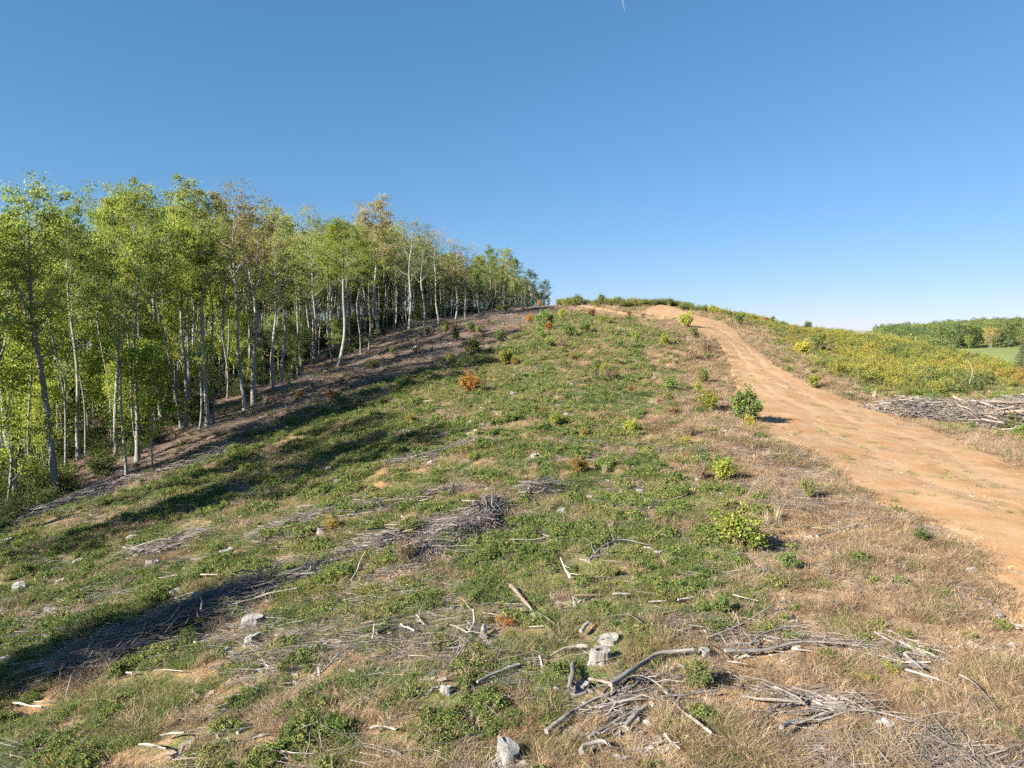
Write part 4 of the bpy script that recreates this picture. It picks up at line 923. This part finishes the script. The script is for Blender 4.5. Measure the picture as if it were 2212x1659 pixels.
LG(c8, [(380,1560),(420,1480),(540,1440),(640,1460),(700,1530)], .07, .05, m=M_DARK, lab='dark blue grey curved root at the bottom of the slope')
LG(c8, [(1250,1040),(1430,1010),(1600,975),(1840,930)], .05, .04, twigs=3, lab='long grey log lying level between the root ball and the white log')
LG(c8, [(1150,1475),(1280,1460),(1310,1440)], .022, .018, m=M_PALE, lab='short white branch by the bottom edge, flatter of two')
LG(c8, [(1280,1430),(1360,1510),(1450,1570)], .03, .018, m=M_PALE, twigs=3, lab='forked white branch by the bottom edge')
LG(c8, [(370,320),(410,280),(465,235)], .08, .06, lab='short grey log piece beside the ragged stump behind the hollow stump')
LG(c8, [(50,555),(200,500),(330,480),(450,480)], .03, .07, m=M_PALE, lab='long pale root reaching out from the hollow stump', knots=.3)
LG(c5, [(870,1280),(960,1225),(1085,1180)], .045, .06, lab='grey branch lying alone between weeds left of the short dark log')
LG(c5, [(1040,735),(1090,790),(1130,860),(1150,890)], .10, .04, m=M_BROWN, lab='thick rotten brown log pointing downhill in the mid slope', knots=.35)
LG(c5, [(1295,630),(1325,690),(1345,735)], .04, .06, m=M_PALE, twigs=4, lab='pale splintered snag with twigs on the open mid slope', zoff=[.25,.1,0])
LG(c5, [(1390,770),(1500,735),(1650,690)], .02, .012, lab='thin straight grey stick uphill of the rotten brown log')
LG(c5, [(1440,600),(1490,560),(1560,510),(1610,490),(1746,530)], .075, .02, twigs=6, lab='branching grey log at the middle of the slope with forked tip')
LG(c5, [(1040,500),(1150,490),(1240,478)], .03, .02, m=M_PALE, lab='pale stick lying level beyond the brush heap')
LG(c5, [(1240,478),(1200,450),(1180,432)], .025, .012, m=M_PALE, lab='short pale stick at the tip of the level pale stick')
LG(c5, [(415,710),(480,650),(580,620)], .03, .02, twigs=3, lab='grey branch poking from the lower side of the brush row')
LG(c5, [(225,725),(260,680),(300,630)], .035, .025, m=M_PALE, lab='pale branch leaning upright on the brush row', zoff=[0,.1,.35])
LG(c5, [(320,1510),(380,1500),(455,1525)], .04, .025, m=M_PALE, twigs=2, lab='white weathered stick beside the dark green bramble patch')
LG(c5, [(75,1220),(140,1160),(220,1100)], .035, .02, m=M_DARK, twigs=9, lab='dark twiggy branch bundle below the pair of stumps')
LG(c5, [(480,970),(550,1010)], .045, .035, m=M_PALE, lab='short pale log piece uphill of the antler shaped branch, lower of two')
LG(c5, [(560,915),(600,975)], .04, .035, m=M_PALE, lab='short pale log piece uphill of the antler shaped branch, upper of two')
LG(c5, [(335,1065),(340,1045),(346,1020)], .03, .03, m=M_PALE, zoff=[0,.08,.15], lab='little white stick standing up in the grass near a brown log piece')
LG(c5, [(355,1035),(420,990)], .075, .06, m=M_BROWN, lab='brown log piece half hidden in the grass')
LG(c5, [(750,970),(800,990),(830,1000),(850,975),(850,935)], .025, .04, m=M_PALE, twigs=4, lab='antler shaped white branch curling up from the grass', zoff=[0,0,0,.1,.28])
LG(c5, [(895,1040),(905,985)], .11, .09, m=M_DARK, lab='short charred black log beside the antler shaped branch')
LG(c5, [(1560,838),(1610,832),(1655,826)], .05, .05, m=M_PALE, lab='short thick pale log on the open mid slope'); LG(c5, [(1365,840),(1480,836)], .055, .04, m=M_BROWN, lab='tan log piece next to the short thick pale log')
LG(c5, [(1190,1135),(1204,1190)], .05, .05, lab='short grey log end showing beside the pale root'); LG(c5, [(1135,975),(1210,980)], .02, .02, m=M_PALE, lab='thin white stick lying level uphill of the hollow stump')
LG(c6, [(390,1090),(520,1070),(650,1060),(800,1040),(1000,1046),(1200,1056)], .075, .02, twigs=9, knots=.3, lab='long grey log with peeling bark in the dry grass')
LG(c6, [(520,1045),(620,980),(760,940),(860,925)], .05, .015, twigs=8, lab='grey branch with twigs uphill of the peeling log')
LG(c6, [(300,1030),(420,975),(560,905),(680,835),(760,815)], .032, .01, m=M_PALE, twigs=4, lab='long straight pale pole pointing uphill through the dry grass')
LG(c6, [(480,1325),(600,1335),(720,1340),(830,1340),(1000,1328)], .055, .03, m=M_PALE, twigs=4, lab='long white log lying level in the tan grass')
LG(c6, [(570,1440),(660,1360),(750,1290),(900,1240)], .022, .012, m=M_DARK, twigs=3, lab='thin dark branch slanting over the white log')
LG(c6, [(680,1480),(740,1435),(850,1420),(950,1395),(1080,1388),(1200,1410),(1300,1437),(1420,1480),(1550,1500)], .062, .01, twigs=10, lab='long bowed grey branch arching over the grey slab of rock')
LG(c6, [(1080,1385),(1250,1370),(1400,1385)], .02, .008, m=M_PALE, lab='upper thin pale bough of the fan beside the bowed branch'); LG(c6, [(830,1415),(880,1350),(1000,1320)], .022, .01, m=M_PALE, lab='thin pale bough standing up from the bowed branch')
LG(c6, [(860,520),(910,485),(970,465),(1050,455)], .07, .045, twigs=4, lab='bent grey log with twigs in the dry grass below the track')
LG(c6, [(0,340),(80,300),(180,270),(235,215),(250,170)], .03, .012, m=M_PALE, twigs=3, lab='long bent pale stick uphill of the yellow-green round bush')
LG(c6, [(0,855),(90,845)], .035, .03, m=M_PALE, lab='white log piece in the weeds, downhill one of two'); LG(c6, [(150,836),(225,818)], .045, .04, m=M_PALE, lab='white log piece in the weeds, uphill one of two')
LG(c6, [(1590,1240),(1640,1270),(1700,1310),(1780,1400)], .035, .02, m=M_DARK, twigs=3, lab='dark branch above a patch of bare orange soil'); LG(c6, [(1310,1110),(1400,1190)], .06, .04, lab='blue grey log piece beside the dark green bush in the dry grass')
LG(c6, [(430,800),(500,815),(560,828)], .03, .018, m=M_PALE, lab='pale stick just uphill of the long straight pale pole'); LG(c6, [(1120,15),(1180,18),(1238,20)], .02, .016, m=M_PALE, lab='single pale stick on the bare orange landing')
LG(c6, [(855,155),(910,135)], .02, .012, m=M_DARK, lab='short dark stick at the grassy rim of the landing'); LG(c6, [(360,390),(400,375),(440,358)], .03, .02, m=M_DARK, lab='dark stick behind the yellow-green round bush')
LG(c6, [(1820,25),(1905,28)], .07, .06, m=M_PALE, lab='white log on the far side of the landing')
LG(c6, [(680,1130),(730,1110),(745,1095)], .03, .02, m=M_PALE, twigs=3, lab='small white root beside the peeling log'); LG(c6, [(400,1150),(500,1152)], .028, .02, m=M_PALE, lab='white stick below the peeling log')
LG(c4, [(915,1545),(980,1530),(1055,1525)], .04, .03, m=M_PALE, lab='white curved stick low on the green slope, upper of two'); LG(c4, [(795,1590),(880,1590),(950,1607)], .032, .025, m=M_PALE, lab='white forked stick low on the green slope, lower of two', twigs=2)
LG(c4, [(985,1005),(1080,970),(1160,945),(1225,932)], .022, .03, m=M_PALE, lab='long pale stick below the end of the brush row'); LG(c4, [(880,1135),(960,1130),(1050,1132)], .018, .016, m=M_PALE, lab='thin level white stick in the sunny grass')
LG(c4, [(725,1140),(760,1142)], .04, .035, m=M_PALE, lab='stubby white stick in the sunny grass'); LG(c4, [(470,1065),(560,1010),(700,940),(800,900)], .05, .03, lab='grey log along the lower end of the dark brush row')
LG(c4, [(400,1000),(440,960),(490,930)], .04, .03, m=M_DARK, lab='dark stick at the foot of the dark brown bush'); LG(c4, [(75,1300),(160,1303),(240,1306)], .035, .03, m=M_PALE, lab='pale stick by the lower shaded corner, longer of two'); LG(c4, [(195,1278),(285,1275)], .025, .02, m=M_PALE, lab='pale stick by the lower shaded corner, shorter of two')
LG(c4, [(1450,1582),(1540,1550)], .045, .04, m=M_PALE, lab='tan log piece low on the slope near the bramble patch'); LG(c4, [(1360,1555),(1395,1525)], .05, .03, m=M_PALE, twigs=3, lab='small white splintered root low on the slope')
LG(c4, [(1150,632),(1200,626),(1250,620)], .04, .03, m=M_PALE, lab='white log piece on the upper side of the dark brush row'); LG(c4, [(910,606),(1020,600)], .03, .025, m=M_PALE, lab='pale stick between the dark brush row and the yellow bush')
LG(c4, [(460,690),(520,670)], .035, .03, m=M_PALE, lab='pale stick near the small russet bush on the sunny strip'); LG(c4, [(1000,740),(1080,715),(1150,705)], .045, .035, m=M_PALE, lab='pale log lying inside the dark brush row')
LG(c4, [(1510,690),(1600,650),(1720,590),(1800,575)], .05, .03, lab='grey log lying along the thick part of the brush row'); LG(c4, [(1700,190),(1760,185),(1800,178)], .05, .04, m=M_DARK, lab='dark log piece on the thin flat brush row')
LG(c4, [(840,492),(880,478),(920,480)], .06, .05, lab='grey log end in the small grey brush row'); LG(c4, [(880,465),(1000,450),(1080,430)], .02, .015, m=M_PALE, lab='thin pale pole in the small grey brush row')
LG(c2, [(1030,1370),(1070,1368),(1110,1368)], .04, .03, m=M_PALE, lab='white log piece on the slope below the shaded strip'); LG(c2, [(1230,1225),(1310,1205),(1400,1180)], .03, .02, m=M_PALE, lab='pale pole lying uphill of the orange round bush')
LG(c2, [(1360,1060),(1430,1030),(1510,1020),(1560,1025)], .035, .02, m=M_PALE, lab='pale branch at the shadow edge near the olive bush'); LG(c2, [(1690,1115),(1770,1105),(1860,1090)], .05, .03, m=M_PALE, lab='pale log beside the yellow-green and ochre bushes')
LG(c2, [(90,1650),(180,1610),(230,1600)], .05, .03, m=M_PALE, lab='pale log in the shade along the brush by the wood'); LG(c2, [(1000,1650),(1080,1620),(1150,1615)], .03, .02, lab='grey stick on the middle slope below the ochre bush')
LG(c3, [(620,985),(670,960),(710,925)], .03, .02, m=M_PALE, lab='pale stick downhill of the tan bush by the verge'); LG(c3, [(1020,490),(1080,520),(1165,548)], .06, .03, m=M_DARK, twigs=3, lab='dark branch lying across the shoulder of the track'); LG(c3, [(1050,510),(1120,535)], .04, .03, m=M_PALE, lab='pale branch beside the dark branch on the track shoulder')
LG(c3, [(1200,572),(1270,580)], .05, .04, m=M_PALE, lab='whitish log on the edge of the track uphill of the log pile'); LG(c3, [(940,298),(1010,302)], .06, .05, m=M_PALE, lab='pale log at the far edge of the track'); LG(c3, [(1160,440),(1205,462)], .07, .05, m=M_PALE, lab='pale log in the grass above the track')
LG(c7, [(105,1050),(210,1056)], .07, .06, m=M_DARK, lab='dark log at the thin end of the log pile'); LG(c7, [(575,1325),(650,1330),(735,1325)], .09, .06, m=M_DARK, lab='grey driftlike log lying apart on the landing', twigs=4)
LG(c3, [(1190,765),(1255,775)], .05, .03, m=M_DARK, lab='dark stick on the landing nearest the verge')
LG(c1, [(1290,1005),(1290,985)], .09, .06, m=M_PALE, zoff=[0, 1.2], lab='short broken stub standing at the edge of the wood')

# a half buried slab of rock
def rock(u, v, w, lab):
    g = np.random.default_rng(5); P = hit(u, v); mb = MB(); n, k = 9, 18; a = np.arange(k)*2*PI/k; rings = []
    for i in range(n):
        t = i/(n-1); rr = w*(1-t**2.6)*(1+.16*np.cos(2*a+.6)+.1*np.cos(3*a))+.001; rings.append(np.c_[np.cos(a)*rr, np.sin(a)*rr*.75, -.08+(.2*t)*np.ones(k)+.05*np.cos(a)*t]+g.normal(0, .012, (k, 3)))
    V = np.array(rings).reshape(-1, 3); i = np.arange(n-1)[:, None]*k; j = np.arange(k)[None]; j2 = (j+1) % k
    mb.add(V, np.stack([i+j, i+j2, i+k+j2, i+k+j], -1).reshape(-1, 4), None, .5, V*2)
    m, nt = mat('grey_rock'); nz = noise(nt, 9, pos(nt), 6, .7); finish(nt, mixc(nt, rng_map(nt, nz, .35, .65), (.26, .26, .26), (.50, .50, .49)), .8, bump(nt, nz, .8, .04))
    o = mb.obj('rock', m, None, False); o.location = P; tag(o, lab, 'rock')
rock(*c6(1190, 1455), .24, 'grey slab of rock under the long bowed branch')

# ------------------------------------------------------------------ log heap beside the landing
HB = [(1868,880),(1900,890),(1960,900),(2040,912),(2130,926),(2230,942),(2330,955)]
HT_ = [0., .3, .8, 1.25, 1.65, 2.2, 2.5]
def heap():
    C = np.array([hit(*p) for p in HB]); Cs = resamp(C, 90); hs = np.interp(np.linspace(0, 6, 90), range(7), HT_); g = np.random.default_rng(77)
    d = unit(np.gradient(Cs, axis=0)); back = unit(np.c_[-d[:, 1], d[:, 0], np.zeros(90)]); back *= np.sign(back[:, 1:2])
    def pts(n, pw=1., lim=1.):
        k = np.minimum((g.random(n)**pw*89).astype(int), 88); w = g.random(n)
        h = hs[k]; dep = .8+h*1.0
        prof = np.sin(np.pi*np.clip(w*.92+.04, 0, 1))**.6
        P = Cs[k]+back[k]*(w*dep*2-.6)[:, None]; P[:, 2] = zf(P[:, 0], P[:, 1])+h*prof*lim*g.random(n)**.55
        return P, k, h
    mb = MB()
    n = 4200; P, k, h = pts(n, .8); an = g.normal(0, .8, n); ll = (.4+1.3*g.random(n))*(.6+.25*h)
    D = np.c_[d[k, 0]*np.cos(an)-d[k, 1]*np.sin(an), d[k, 0]*np.sin(an)+d[k, 1]*np.cos(an), g.normal(0, .32, n)]*ll[:, None]
    rr = .012+.03*g.random(n)**2; sticks(mb, P-D*.5, D, rr, rr*.4, .08, 4, g, .2+.8*g.random(n))
    o = mb.obj('brush_heap', M_HEAP); tag(o, 'tangle of grey branches heaped beside the orange landing', 'brush heap', kind='stuff')
    n = 105; P, k, h = pts(n, .7, 1.05)
    for q in range(n):
        L = (.8+1.5*g.random())*(.7+.5*h[q]); a = math.atan2(d[k[q], 1], d[k[q], 0])+g.normal(0, .5); el = g.normal(0, .17)
        v = np.array([math.cos(a)*math.cos(el), math.sin(a)*math.cos(el), math.sin(el)])*L; r = (.035+.065*g.random()**1.5)*(.6+.22*h[q])
        s = np.linspace(-.5, .5, 7)[:, None]; pth = v*s+np.r_[[[0, 0, 0]], g.normal(0, .05*L/2, (6, 3))].cumsum(0)*.4
        mb = MB(); tube(mb, pth-pth.mean(0), r*(1.1-.35*(s[:, 0]+.5)), 9, True, .3+.7*g.random(), .12, g)
        m = (M_GREY, M_HEAP, M_BROWN, M_DARK, M_HEAP, M_GREY, M_BROWN, M_PALE)[g.integers(0, 8)]
        o = mb.obj('log', m, None, True); o.location = P[q]+[0, 0, r]
        wd = {M_HEAP: 'brownish grey log lying among the others in the log heap', M_GREY: 'grey weathered log lying among the others in the log heap', M_PALE: 'bleached pale log lying among the others in the log heap', M_DARK: 'dark log lying among the others in the log heap', M_BROWN: 'brown log lying among the others in the log heap'}[m]
        tag(o, wd, 'log', 'logs tangled in the heap by the landing')
heap()
LG(c7, [(1290,1040),(1310,1000),(1280,970),(1240,950)], .05, .02, m=M_PALE, lab='bare crooked branch sticking up from the top of the log heap', zoff=[1.3,1.9,2.3,2.6])

# ------------------------------------------------------------------ autumn thicket on the slope beyond the track
def thick_kind(i):
    g = np.random.default_rng(1200+i); mb = MB(); st = 14; n = 400
    a = g.random(st)*2*PI; tip = np.c_[np.cos(a)*.5, np.sin(a)*.5, .75+.35*g.random(st)]*(.55+.5*g.random((st, 1)))
    sticks(mb, np.zeros((st, 3)), tip, .012, .004, .08, 3, g, .4, 1)
    k = g.integers(0, st, n); C = tip[k]*(.3+.75*g.random((n, 1)))+g.normal(0, .1, (n, 3)); C[:, 2] = np.abs(C[:, 2])
    leaves(mb, C, .11, .55, .3, g); return mb.obj('thicket_plant', [M_THICK, M_STEM], link=False)
THICK = [thick_kind(i) for i in range(6)]
LB = np.array([(1380,655),(1460,660),(1530,680),(1600,705),(1660,750),(1715,795),(1790,838),(1880,866),(1960,872),(2080,866),(2212,850),(2400,840)])
def thicket():
    n = 62000; x = 2+120*R.random(n); y = 42+135*R.random(n); z = zf(x, y); u, v = project(x, y, z)
    lb = np.interp(u, LB[:, 0], LB[:, 1])
    dens = sstep(4, 45, lb-v)*.85+.12
    # inside = seen above the lower limit of the thicket, or over the crest behind it
    ok = (v < lb-2) & (u > 1430) & (track_dist(x, y) > 1.2)
    pa = fbm(x/7, y/7, 161, 3); gold = sstep(1690, 1900, u)
    ok &= R.random(n) < dens*np.clip(.10+.60*sstep(.36, .56, pa)*(.50+.5*gold), 0, 1)*.95
    ok &= (y < 175)
    P = np.c_[x, y, z-.03][ok]
    s = .8*(.32+.75*R.random(ok.sum())**2)*(.8+.85*gold[ok]+.6*(pa[ok]-.5))
    scatter('autumn_thicket', P, s, THICK, 'yellow green autumn thicket covering the slope beyond the track', 'thicket', .12)
    scatter('crest_scrub', *crest(), THICK, 'low scrub along the crest of the hill', 'scrub', .12)
def crest():
    n = 16000; x = -8+62*R.random(n); y = 128+45*R.random(n); z = zf(x, y); u, v = project(x, y, z)
    ok = (u > 1205) & (u < 1700) & (track_dist(x, y) > .5) & (R.random(n) < .5*sstep(.42, .60, fbm(x/4, y/4, 171)))
    P = np.c_[x, y, z-.03][ok]; return P, .5+.9*R.random(ok.sum())
thicket()

# ------------------------------------------------------------------ far side of the valley
def far_side():
    xs = np.linspace(140, 330, 60); ys = np.linspace(280, 432, 60); X, Y = np.meshgrid(xs, ys); Z = zf(X, Y)+.35
    i = np.arange(59)[:, None]*60; j = np.arange(59)[None]; mb = MB()
    mb.add(np.stack([X, Y, Z], -1).reshape(-1, 3), np.stack([i+j, i+j+1, i+61+j, i+60+j], -1).reshape(-1, 4))
    m, nt = mat('pasture_grass'); P = pos(nt); finish(nt, mixc(nt, rng_map(nt, noise(nt, .12, P, 5, .7), .3, .7), (.14, .17, .055), (.175, .195, .07)), .95, None)
    o = mb.obj('pasture', m, None, True); tag(o, 'smooth green pasture on the far hillside below the trees', None, kind='structure')
    kinds = {}
    for i in range(5):
        T, C = gen_tree(1300+i, H=15, r0=.2, spread=5.4, cb=.24, nl=22, dens=13, wob=.4, leaf=.62, low=2, clump=1.15)
        kinds[i] = proto('far_tree', [('trunk', T, M_FARBARK, True), ('crown', C, M_LEAF, False)])
    FU = [1800, 1880, 1920, 1960, 2000, 2050, 2100, 2150, 2190, 2212, 2450]; FV = [722, 717, 711, 713, 709, 705, 700, 694, 688, 684, 664]
    pal = [(.16, .22, .07), (.19, .25, .07), (.13, .19, .075), (.23, .24, .08), (.20, .22, .09)]
    def put(u, Y, vtop, c, key, name='tree', hmax=21):
        x = (u-CU)/FPX*Y; z = zf(x, Y)[0]; x = (u-CU)/FPX*(Y*CP+z*SP)
        a, b, cc = ray(u, vtop); H = np.clip(cc/b*Y-z, 7, hmax); s = H/15
        o = copy_tree(kinds[key], (x, Y, z-.2), R.random()*6, (s*.95, s*.95, s), c); o.name = name; return o
    o = put(2135, 402, 715, (.40, .29, .12), 1); tag(o, 'broad tan orange tree at the top edge of the far pasture', 'tree', 'trees at the edge of the far pasture')
    o = put(2060, 398, 730, (.17,.23,.07), 2); tag(o, 'green tree at the corner of the far pasture where the wood comes lowest', 'tree', 'trees at the edge of the far pasture')
    o = put(2092, 400, 735, (.20,.27,.07), 0); tag(o, 'pale green tree between the pasture corner and the tan orange tree', 'tree', 'trees at the edge of the far pasture')
    o = put(2178, 406, 728, (.14,.19,.07), 3); tag(o, 'dark green tree just uphill of the tan orange tree at the pasture', 'tree', 'trees at the edge of the far pasture')
    o = put(2205, 408, 722, (.21,.24,.07), 4); tag(o, 'green tree at the pasture edge above the dark conifer', 'tree', 'trees at the edge of the far pasture')
    for i in range(26):
        Y = 410+60*R.random(); u = 1890+520*R.random(); vt = np.interp(u, FU, FV)+2+(600-Y)/190*26*R.random()
        c = tuple(np.array(pal[R.integers(0, 5)])*(.85+.3*R.random())); o = put(u, Y, vt, c, i % 5)
        tag(o, 'rounded green tree in the wood covering the far hill', 'tree', 'trees of the far hill wood')
    for i in range(22):
        Y = 250+130*R.random(); u = 1840+200*R.random(); vt = np.interp(u, FU, FV)+14+26*R.random()
        o = put(u, Y, vt, tuple(np.array(pal[R.integers(0, 5)])*(.85+.3*R.random())), i % 5, hmax=17)
        tag(o, 'green tree in the valley between the thicket and the far pasture', 'tree', 'trees in the valley beyond the thicket')
far_side()
def far_wood():
    out = []
    for i in range(3):
        T, C = gen_tree(1300+i, H=15, r0=.2, spread=5.4, cb=.24, nl=22, dens=13, wob=.4, leaf=.62, low=2, clump=1.15); mb = MB()
        for a, mi in ((T, 0), (C, 1)): mb.add(np.concatenate(a.V), np.concatenate(a.Q), np.concatenate(a.T) if a.T else None, np.concatenate(a.t), np.concatenate(a.b), mi)
        o = mb.obj('far_wood_tree', [M_FARBARK, M_LEAF], link=False); o.color = (*[(.16, .22, .07), (.20, .24, .075), (.13, .19, .07)][i], 1); out.append(o)
    pts, ss = [], []
    for i in range(420):
        Y = 455+170*R.random(); u = 1885+560*R.random(); x = (u-CU)/FPX*Y; z = zf(x, Y)[0]; pts.append((x, Y, z-.2)); ss.append((10.5+4.5*R.random())/15)
    for q, (c, w_) in enumerate((((.16, .22, .07), 'green'), ((.21, .245, .08), 'olive'), ((.13, .185, .075), 'darker'))): scatter('far_wood', pts[q::3], np.array(ss[q::3]), out, f'continuous {w_} wood covering the far hill behind its front trees', 'wood', 0, None, c)
far_wood()
def conifer():
    g = np.random.default_rng(44); T, C = MB(), MB(); H = 7.5
    tube(T, np.array([[0, 0, -.3], [.03, 0, 3], [0, .02, 6], [0, 0, H]]), [.14, .10, .05, .015], 8, True, .5, .1, g)
    A, D = [], []
    for i in range(16):
        h = .7+(H-.9)*i/16
        for q in range(9):
            a = q*2*PI/9+i*.7+g.normal(0, .15); L = (1-h/H)**.8*2.3*(.75+.4*g.random())+.2; A.append((0, 0, h)); D.append((math.cos(a)*L, math.sin(a)*L, -.12*L+.1))
    A, D = np.array(A), np.array(D); sticks(T, A, D, .03, .008, .03, 4, g, .4)
    k = np.repeat(np.arange(len(A)), 60); f = .15+.9*g.random(len(k)); P = A[k]+D[k]*f[:, None]+g.normal(0, .09, (len(k), 3))*np.array([1, 1, .5])
    leaves(C, P, .26, .22, .2, g, None, 0, unit(D[k]))
    e = proto('conifer', [('trunk', T, M_BARK, True), ('crown', C, M_LEAF, False)])
    P = hit(2206, 806); P = np.array([(2208-CU)/FPX*92, 92, 0]); P[2] = zf(P[0], P[1])[0]
    a, b, c = ray(2208, 752); s = max(.5, (c/b*92-P[2])/H); o = copy_tree(e, tuple(P), .4, (s, s, s), (.05, .09, .055)); o.name = 'conifer'
    tag(o, 'dark blue green conifer with level boughs in front of the far pasture', 'conifer')
conifer()
# vapour trail high above the hill
def contrail():
    mb = MB(); Y = 9000.; a = np.array([(1340, -60), (1345, 0), (1350, 26)]); P = []
    for u, v in a:
        x, b, c = ray(u, v); P.append((x/b*Y, Y, c/b*Y))
    tube(mb, resamp(np.array(P), 9), [14, 14, 13, 12, 11, 9, 7, 4, 1], 6, True)
    m, nt = mat('vapour'); d = nd(nt, 'ShaderNodeBsdfDiffuse'); d.inputs[0].default_value = (.5, .52, .55, 1); t = nd(nt, 'ShaderNodeBsdfTransparent'); mx = nd(nt, 'ShaderNodeMixShader'); mx.inputs[0].default_value = .93
    out = nd(nt, 'ShaderNodeOutputMaterial'); nt.links.new(d.outputs[0], mx.inputs[1]); nt.links.new(t.outputs[0], mx.inputs[2]); nt.links.new(mx.outputs[0], out.inputs[0])
    o = mb.obj('contrail', m, None, True); tag(o, 'faint white vapour trail at the top of the sky', 'contrail')
contrail()

ground_cover()
rubble()
debris()

# ------------------------------------------------------------------ labels: told apart by look and by the order from a landmark
LAND = [('the hollow stump', stumps[0][1]), ('the stump pair', stumps[3][1]), ('the big verge bush', hit(1610, 918)),
 ('the log heap', hit(2080, 915)), ('the top of the track', hit(1440, 684)), ('the S-curved tree', edge_pts[0]), ('the ivy clad tree', edge_pts[27]), ('the grey rock slab', hit(1905, 1570)),
 ('the long brush row', hit(700, 1215)), ('the brush heap', hit(1120, 1085)), ('the round verge bush', hit(1606, 1188)), ('the forked pole tree', hit(274, 1036)),
 ('the big orange bush', hit(1015, 850)), ('the conifer', hit(2206, 820)), ('the upper wood end', hit(1170, 664)), ('the bottom stump', stumps[2][1])]
LP = np.array([p[:2] for _, p in LAND])
def name_all(items, word, cat, group, skip=lambda it: False):
    """items: (object, position, look); ranks the ones that look alike by distance from each landmark"""
    used = set()
    looks = {}
    for it in items: looks.setdefault(it[2], []).append(it)
    for look, its in looks.items():
        P = np.array([i[1][:2] for i in its]); D = np.hypot(P[:, None, 0]-LP[None, :, 0], P[:, None, 1]-LP[None, :, 1]); rk = D.argsort(0).argsort(0)
        # several criteria: smallest rank, then the shortest distance
        for q, it in enumerate(its):
            sc_ = rk[q]*1.0+D[q]/400; l = int(np.argmin(sc_)); r = rk[q][l]+1
            nm = ORD[r] if r < len(ORD) else str(r)+'th'
            lab = f'{look} {word} by {LAND[l][0]}' if len(its) == 1 else f'{look} {word} closest to {LAND[l][0]}' if r == 1 else f'{look} {word}, {nm} closest such one to {LAND[l][0]}'
            tag(it[0], lab, cat, group)
def size_word(h): return 'tiny' if h < .55 else 'small' if h < .95 else 'knee high' if h < 1.5 else 'tall'
big = []
def near(u, v, t=14):
    P = hit(u, v); return min(range(len(bushes)), key=lambda i: np.hypot(*(bushes[i][1]-P)[:2]))
special = {near(1609, 913): 'big round green bush on the verge where the track widens', near(1606, 1190): 'round yellow-green bush casting a dark shadow on the dry grass', near(1015, 851): 'big orange bush alone on the mid slope', near(191, 1376): 'dark brown bush alone in the shadow at the lower end of the brush row'}
name_all([(o, P, f'{size_word(H)} {col}') for i, (o, P, col, H) in enumerate(bushes) if i not in special], 'bush', 'bush', 'bushes dotted over the clearing')
for i, l in special.items(): tag(bushes[i][0], l, 'bush', 'bushes dotted over the clearing')
name_all([(o, P, 'pale plume of') for o, P in plumes], 'dry grass', 'grass plume', 'plumes of dry grass')
name_all([(o, P, 'weathered grey') for o, P, l in stumps if not l], 'stump', 'stump', 'cut tree stumps')
name_all([(o, P, 'loose') for o, P, m, r, l in logs if not l], 'log', 'log', 'logs and branches left on the slope')

# ------------------------------------------------------------------ light, sky, camera
AZ, EL = math.radians(33), math.radians(27)
d = Vector((math.cos(AZ)*math.cos(EL), math.sin(AZ)*math.cos(EL), -math.sin(EL)))
L = bpy.data.lights.new('sun', 'SUN'); L.energy = 5.0; L.angle = math.radians(.5); L.color = (1, .93, .80)
so = bpy.data.objects.new('sun', L); COL.objects.link(so); so.rotation_euler = d.to_track_quat('-Z', 'Y').to_euler()
w = bpy.data.worlds.new('World'); sc.world = w; w.use_nodes = True; nt = w.node_tree
bg = nt.nodes['Background']; sky = nt.nodes.new('ShaderNodeTexSky'); sky.sky_type = 'NISHITA'; sky.sun_disc = False
sky.sun_elevation = EL; sky.sun_rotation = math.atan2(-d.x, -d.y); sky.altitude = 1500; sky.air_density = 1.0; sky.dust_density = .1; sky.ozone_density = 6
bg.inputs['Strength'].default_value = .055
sp_ = nt.nodes.new('ShaderNodeSeparateColor'); cb_ = nt.nodes.new('ShaderNodeCombineColor'); nt.links.new(sky.outputs[0], sp_.inputs[0])
for i_, (g_, k_) in enumerate(((.9, .79), (.66, 1.2), (.66, 1.42))):
    nt.links.new(math_(nt, 'MULTIPLY', math_(nt, 'POWER', sp_.outputs[i_], g_), k_*.97), cb_.inputs[i_])
nt.links.new(cb_.outputs[0], bg.inputs[0])
cam = bpy.data.cameras.new('camera'); cam.sensor_width = 36; cam.lens = 36*FPX/2212; cam.clip_end = 20000; cam.clip_start = .1
co = bpy.data.objects.new('camera', cam); COL.objects.link(co); co.location = (0, 0, 0); co.rotation_euler = (math.radians(90)+PITCH, 0, 0)
sc.camera = co
sc.view_settings.view_transform = 'Standard'; sc.view_settings.look = 'None'; sc.view_settings.exposure = 1.8; sc.view_settings.gamma = 1
sc.cycles.max_bounces = 5; sc.cycles.diffuse_bounces = 4; sc.cycles.transmission_bounces = 4; sc.cycles.transparent_max_bounces = 6; sc.cycles.use_denoising = False; sc.cycles.use_adaptive_sampling = True; sc.cycles.adaptive_threshold = .03
sc.cycles.caustics_reflective = False; sc.cycles.caustics_refractive = False
